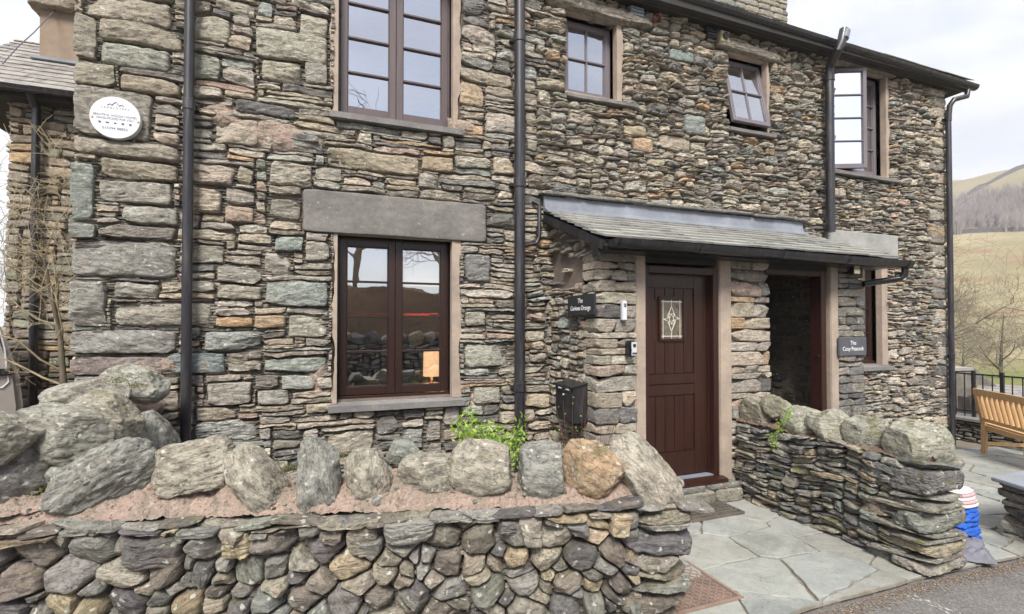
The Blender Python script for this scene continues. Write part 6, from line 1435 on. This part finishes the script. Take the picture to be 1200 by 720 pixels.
# ================================================================== TERRACE: BENCH, RAILINGS, LOW WALL, TOWELS
m_teak = wood('teak', (.46, .28, .13), (.60, .38, .19), .5)
p = gnd(1151, 531); bd = Vector((-sin(radians(36)), -cos(radians(36)), 0)); bn = Vector((bd.y, -bd.x, 0)); bn = bn if bn.x > 0 else -bn     # length direction, facing direction
bench = empty('garden_bench', tuple(p)); tag(bench, 'slatted light wooden garden bench seen from behind on the slate terrace', 'bench')
B0 = Vector(p)+bd*.02; BL = 1.5; gz = p[2]
def bp(l, f, z): v = B0+bd*l+bn*f; return (v.x, v.y, gz+z)
for l in (.03, BL-.03):
    mb = MB(); mb.obox(bp(l, .0, -.02), bp(l, .0, .44), .06, .055); mb.obox(bp(l, .0, .44), bp(l, -.10, .93), .06, .055); mb.build('leg', m_teak, bench, bevel=.004)
    mb = MB(); mb.obox(bp(l, .50, -.02), bp(l, .50, .64), .06, .06); mb.build('leg', m_teak, bench, bevel=.004)
    mb = MB(); mb.obox(bp(l, .03, .15), bp(l, .47, .15), .03, .05); mb.build('stretcher', m_teak, bench, bevel=.003)
    mb = MB(); mb.obox(bp(l, -.03, .66), bp(l, .54, .66), .06, .03); mb.build('armrest', m_teak, bench, bevel=.004)
mb = MB(); mb.obox(bp(-.0, -.10, .90), bp(BL, -.10, .90), .04, .09); mb.build('top_rail', m_teak, bench, bevel=.006)
mb = MB(); mb.obox(bp(.06, -.015, .50), bp(BL-.06, -.015, .50), .035, .05); mb.build('lower_rail', m_teak, bench, bevel=.004)
mb = MB(); mb.obox(bp(.06, .01, .385), bp(BL-.06, .01, .385), .035, .07); mb.build('seat_rail', m_teak, bench, bevel=.004)
for k in range(13):
    l = .13+k*(BL-.26)/12; mb = MB(); mb.obox(bp(l, -.02, .52), bp(l, -.095, .87), .016, .055); mb.build('back_slat', m_teak, bench, bevel=.002)
mb = MB()
for k in range(6): mb.obox(bp(.0, .05+k*.085, .435), bp(BL, .05+k*.085, .435), .065, .022)
mb.build('seat', m_teak, bench, bevel=.003)

# low terrace wall, its slate coping and the railings on it
def hz(px_, py_, zc_): return depth_pt(px_, py_, zc_)
ra = hz(1112, 488, 8.5); rb_ = hz(1230, 500, 7.3); za = ra[2]; rd = np.array([rb_[0]-ra[0], rb_[1]-ra[1]]); rl = np.linalg.norm(rd); rd /= rl; rn = np.array([rd[1], -rd[0]]); rn = rn if rn[0] < 0 else -rn
zt_ = .06; Lw = rl+1.2; tw = tag(empty('terrace_wall', (ra[0], ra[1], -.3)), 'low dark slate stone wall with flat coping behind the bench, below the railings', 'wall')
q = Stones(601); r6 = np.random.default_rng(602); st0 = ra[:2]-rd*1.0; Lw = rl+2.4
rr = fill(Lw, .46, r6, lambda a, b_: (r6.uniform(.02, .07), r6.uniform(.1, .35)), 1.0, (), .008)
q.patch(rr, (st0[0]+rn[0]*.2, st0[1]+rn[1]*.2, -.40), (rd[0], rd[1], 0), (rn[0], rn[1], 0), .02, (-.01, .03), .05, PALR, .12, 3, .02, cuts=.4)
mb = MB(); c4 = lambda l, o_, z: (st0[0]+rd[0]*l+rn[0]*o_, st0[1]+rd[1]*l+rn[1]*o_, z)
def lbox(mb, l0, l1, o0, o1, z0, z1): P = [c4(l, o_, z) for z in (z0, z1) for o_ in (o0, o1) for l in (l0, l1)]; mb.add(P, [(0, 2, 3, 1), (4, 5, 7, 6), (0, 1, 5, 4), (2, 6, 7, 3), (0, 4, 6, 2), (1, 3, 7, 5)])
lbox(mb, 0, Lw, -.25, .17, -.5, zt_-.02); o = mb.build('wall_core', M['mortar_dark'], tw); q.build('stones', M['mossy'], o)
x = 0
while x < Lw: ww = r6.uniform(.5, .8); mb = MB(); lbox(mb, x, x+ww-.01, -.28, .26, zt_-.015, zt_+.03); mb.build('coping_slab', M['sill'], tw, bevel=.006); x += ww
rail = empty('railing', tuple(c4(0, 0, zt_))); tag(rail, 'black iron railings on the low terrace wall behind the bench', 'railing')
for (z, w_) in ((.12, .012), (.74, .022)):
    mb = MB(); lbox(mb, 0, Lw, -.012-w_/2, -.012+w_/2, zt_+z-.012, zt_+z+.012); mb.build('rail', M['black'], rail)
k = 0; x = .1
while x < Lw:
    big = abs(x-1.3) < .065 or k % 14 == 13; mb = MB(); r_ = .022 if big else .0065; lbox(mb, x-r_, x+r_, -.012-r_, -.012+r_, zt_+.02, zt_+(.80 if big else .74)); mb.build('post' if big else 'baluster', M['black'], rail); x += .125; k += 1
# outbuilding below the terrace
ob = empty('outbuilding', tuple(hz(1160, 470, 12))); tag(ob, 'small stone outbuilding with low slate roof and gable coping beyond the railings', 'shed')
g0 = hz(1112, 432, 12.5); g1 = hz(1141, 431, 12.2); g2 = hz(1168, 452, 11.9)
sd_ = MB(); zb_ = -1.6
A1, A2, A3 = Vector(g0), Vector(g1), Vector(g2); back_ = Vector((.3, .95, 0)).normalized()
def extr(poly, d, nm, mat, **k):
    mb = MB(); n = len(poly); vs_ = list(poly)+[v+d for v in poly]; mb.add(vs_, [tuple(range(n)), tuple(range(2*n-1, n-1, -1))]+[(i, i+n, (i+1) % n+n, (i+1) % n) for i in range(n)]); return mb.build(nm, mat, ob, **k)
dn = lambda v, z: Vector((v.x, v.y, z))
extr([dn(A1, zb_), A1-Vector((0, 0, .1)), A2-Vector((0, 0, .1)), A3-Vector((0, 0, .1)), dn(A3, zb_)], back_*.35, 'gable_wall', rough_mat('gable_stone', (.24, .22, .19), .35, 3, 14, .8, .03))
extr([A1, A2, A2-Vector((0, 0, .07)), A1-Vector((0, 0, .07))], back_*.45-Vector((0, 0, 0)), 'coping', M['concrete'])
extr([A2, A3, A3-Vector((0, 0, .09)), A2-Vector((0, 0, .09))], back_*.45, 'coping', M['sill'])
e0 = Vector(hz(1137, 464, 11.4)); e1 = Vector(hz(1260, 476, 10.2)); u0 = Vector(hz(1150, 449, 12.4)); u1 = Vector(hz(1280, 455, 11.2))
slates('roof', e0, (e1-e0), (u0-e0), (e1-e0).length, (u0-e0).length, 5, (.2, .4), M['slate'], ob, 605, .012, ((.19, .165, .165), (.22, .19, .185), (.16, .15, .15)))
mb = MB(); mb.add([e0-Vector((0, 0, .03)), e1-Vector((0, 0, .03)), dn(e1, zb_), dn(e0, zb_)], [(0, 1, 2, 3)]); P = [dn(v, zb_) for v in (e0, e1)]
extr([e0-Vector((0, 0, .04)), e1-Vector((0, 0, .04)), dn(e1, zb_), dn(e0, zb_)], back_*.3, 'wall', rough_mat('shed_wall', (.16, .14, .13), .35, 3, 14, .8, .03))
wa, wb = Vector(hz(1137, 477, 11.3)), Vector(hz(1146, 477, 11.2)); wc, wd_ = Vector(hz(1146, 462, 11.2)), Vector(hz(1137, 462, 11.3)); fo = -back_*.03
extr([wa+fo, wb+fo, wc+fo, wd_+fo], -back_*.03, 'window', M['white']); 
pc_ = (wa+wb+wc+wd_)/4
extr([pc_+(v-pc_)*.7+fo*2.2 for v in (wa, wb, wc, wd_)], -back_*.01, 'pane', M['dark'])

# stacked slate stub wall with a big slab on top
p = gnd(1168, 622); zt_ = float(np.array(depth_pt(1165, 560, float((np.array(p)-_C)@_fw)+.02))[2]); P_ = np.array(on(2, zt_+.03, 1161, 559))[:2]
e1 = np.array(on(2, zt_+.03, 1200, 551))[:2]-P_; e1 /= np.linalg.norm(e1); e2 = np.array(on(2, zt_+.03, 1200, 571))[:2]-P_; e2 /= np.linalg.norm(e2); L1, L2 = 1.0, .75
stub = tag(empty('stub_wall', (P_[0]+.4, P_[1], G(P_[0]))), 'low stack of rough stones topped by one big smooth slate slab', 'wall')
q = Stones(621); z = G(P_[0])-.03; k = 0
while z < zt_-.01:
    h = (.06, .09, .035, .10, .03, .07)[k % 6]; h = min(h, zt_-z+.004)
    for ea, eb, La in ((e2, e1, L2), (e1, e2, L1)):
        x = .06+q.rng.uniform(-.02, .04); aa = math.degrees(atan2(ea[1], ea[0]))
        while x < La: ww = q.rng.uniform(.16, .38); cc = P_+ea*(x+ww/2)+eb*.19; q.rock((cc[0], cc[1], z+h/2), (ww/2+.004, .13, h/2+.003), (q.rng.normal(0, 2), q.rng.normal(0, 3), aa+q.rng.normal(0, 5)), q.rng.uniform(6, 10), 20, 8, (.64, .92), .12, pal=PALR+[((.42, .41, .37), 2), ((.30, .27, .18), 2)]); x += ww
    z += h; k += 1
q.build('stones', M['mossy'], stub)
mb = MB(); po = [P_, P_+e2*L2, P_+e2*L2+e1*L1, P_+e1*L1]
mb.add([(v[0], v[1], zt_) for v in po]+[(v[0], v[1], zt_+.03) for v in po], [(3, 2, 1, 0), (4, 5, 6, 7)]+[(i, (i+1) % 4, (i+1) % 4+4, i+4) for i in range(4)])
mb.build('slate_slab', rough_mat('smooth_slate', (.27, .29, .33), .12, 3, 40, .15, .003, .5), stub, bevel=.006)

# towels by the wall end
tpos = gnd(1138, 637); zc_t = float((np.array(tpos)-_C)@_fw); Rw = 24*zc_t/F*.86; zb0 = tpos[2]
m_blue = rough_mat('blue_cloth', (.03, .15, .60), .3, 9, 120, .4, .003, .9, (.015, .08, .42)); m_pale = rough_mat('pale_towel', (.78, .68, .70), .08, 20, 160, .6, .003, .95); m_grey_t = rough_mat('grey_towel', (.20, .20, .24), .2, 14, 160, .7, .004, .95)
m_pink_t = rough_mat('pink_stripe', (.52, .34, .36), .1, 20, 160, .6, .003, .95)
def ringstack(name, zs, rf, mat, parent=None, n=72):
    V = []; Fq = []
    for j, z in enumerate(zs):
        for k in range(n):
            a = 2*pi*k/n; r = rf(a, z, j/(len(zs)-1)); V.append((tpos[0]+.03+r*np.sign(cos(a))*abs(cos(a))**.75*1.12, tpos[1]+.12+r*np.sign(sin(a))*abs(sin(a))**.75*.95, z))
    for j in range(len(zs)-1):
        for k in range(n): Fq.append((j*n+k, j*n+(k+1) % n, (j+1)*n+(k+1) % n, (j+1)*n+k))
    return mesh_np(name, V, Fq, mat, parent)
zbt = zb0+41*zc_t/F; ztt = zb0+60*zc_t/F
def rblue(a, z, f): return (Rw*(1.06-.12*f)-.030*max(0, .22-abs(mnoise.noise(Vector((cos(a)*1.1, sin(a)*1.1, z*17)))))/.22*.6-.018*max(0, .2-abs(mnoise.noise(Vector((cos(a)*2.3+5, sin(a)*2.3, z*34)))))/.2*.6+.020*mnoise.noise(Vector((cos(a)*1.6, sin(a)*1.6, z*9))))*(1 if f < .97 else .9)*(min(1, .9+f*3))
o = ringstack('cloth_bag', np.linspace(zb0-.0, zbt, 70), rblue, m_blue); tag(o, 'crumpled bright blue cloth bag standing by the end of the slate wall', 'bag')
tw_ = empty('folded_towels', (tpos[0]+.03, tpos[1]+.12, zbt)); tag(tw_, 'folded white and pink towels piled on the blue cloth bag', 'towels')
nl_ = 5
for k in range(nl_):
    z0 = zbt-.006+(ztt-zbt)*k/nl_; z1 = zbt+(ztt-zbt)*(k+1)/nl_
    def rf(a, z, f, k=k): return Rw*(.98-.05*k+.03*(k % 2))*(1-abs(2*f-1)**4*.22 if 0 < f < 1 else .0 if f == 1 or f == 0 else 1)+.006*mnoise.noise(Vector((cos(a)*3, sin(a)*3, k)))
    ringstack('towel', np.linspace(z0, z1, 12), rf, m_pale if k % 2 == 0 or k > 3 else m_pink_t, tw_)
# grey cloth on the ground
c0, c1, c2, c3 = [np.array(gnd(*v)) for v in ((1112, 640), (1150, 637), (1169, 664), (1110, 657))]
V = []; n = 44
for j in range(n+1):
    for i in range(n+1):
        u, v = i/n, j/n; p_ = (c0*(1-u)+c1*u)*(1-v)+(c3*(1-u)+c2*u)*v; e_ = min(u, 1-u, v, 1-v)
        h_ = .008+min(1, e_*7)*(.022+.045*(1-v)*(mnoise.noise(Vector((u*3, v*3, 2)))*.6+.6))+.016*mnoise.noise(Vector((u*7+3*v, v*5, 5)))*min(1, e_*10); V.append((p_[0]+.012*mnoise.noise(Vector((u*6, v*6, 1))), p_[1]+.012*mnoise.noise(Vector((u*6, v*6, 4))), G(p_[0])+max(.004, h_)))
i, j = np.meshgrid(np.arange(n), np.arange(n)); idx = (j*(n+1)+i).ravel()
o = mesh_np('grey_towel', V, np.c_[idx, idx+1, idx+n+2, idx+n+1], m_grey_t); tag(o, 'rumpled dark grey towel dropped on the slabs beside the road', 'towel')
so_ = o.modifiers.new('thick', 'SOLIDIFY'); so_.thickness = .006

# ================================================================== AIR
mb = MB(); mb.box(-60, -60, -12, 620, 620, 175); m = bpy.data.materials.new('air'); m.use_nodes = True; t = m.node_tree; t.nodes.remove(t.nodes['Principled BSDF'])
pv = nd(t, 'ShaderNodeVolumePrincipled'); pv.inputs['Density'].default_value = .0008; pv.inputs['Color'].default_value = (.93, .95, 1, 1); t.links.new(pv.outputs[0], t.nodes['Material Output'].inputs['Volume'])
tag(mb.build('haze', m), kind='stuff'); SC.cycles.volume_bounces = 0
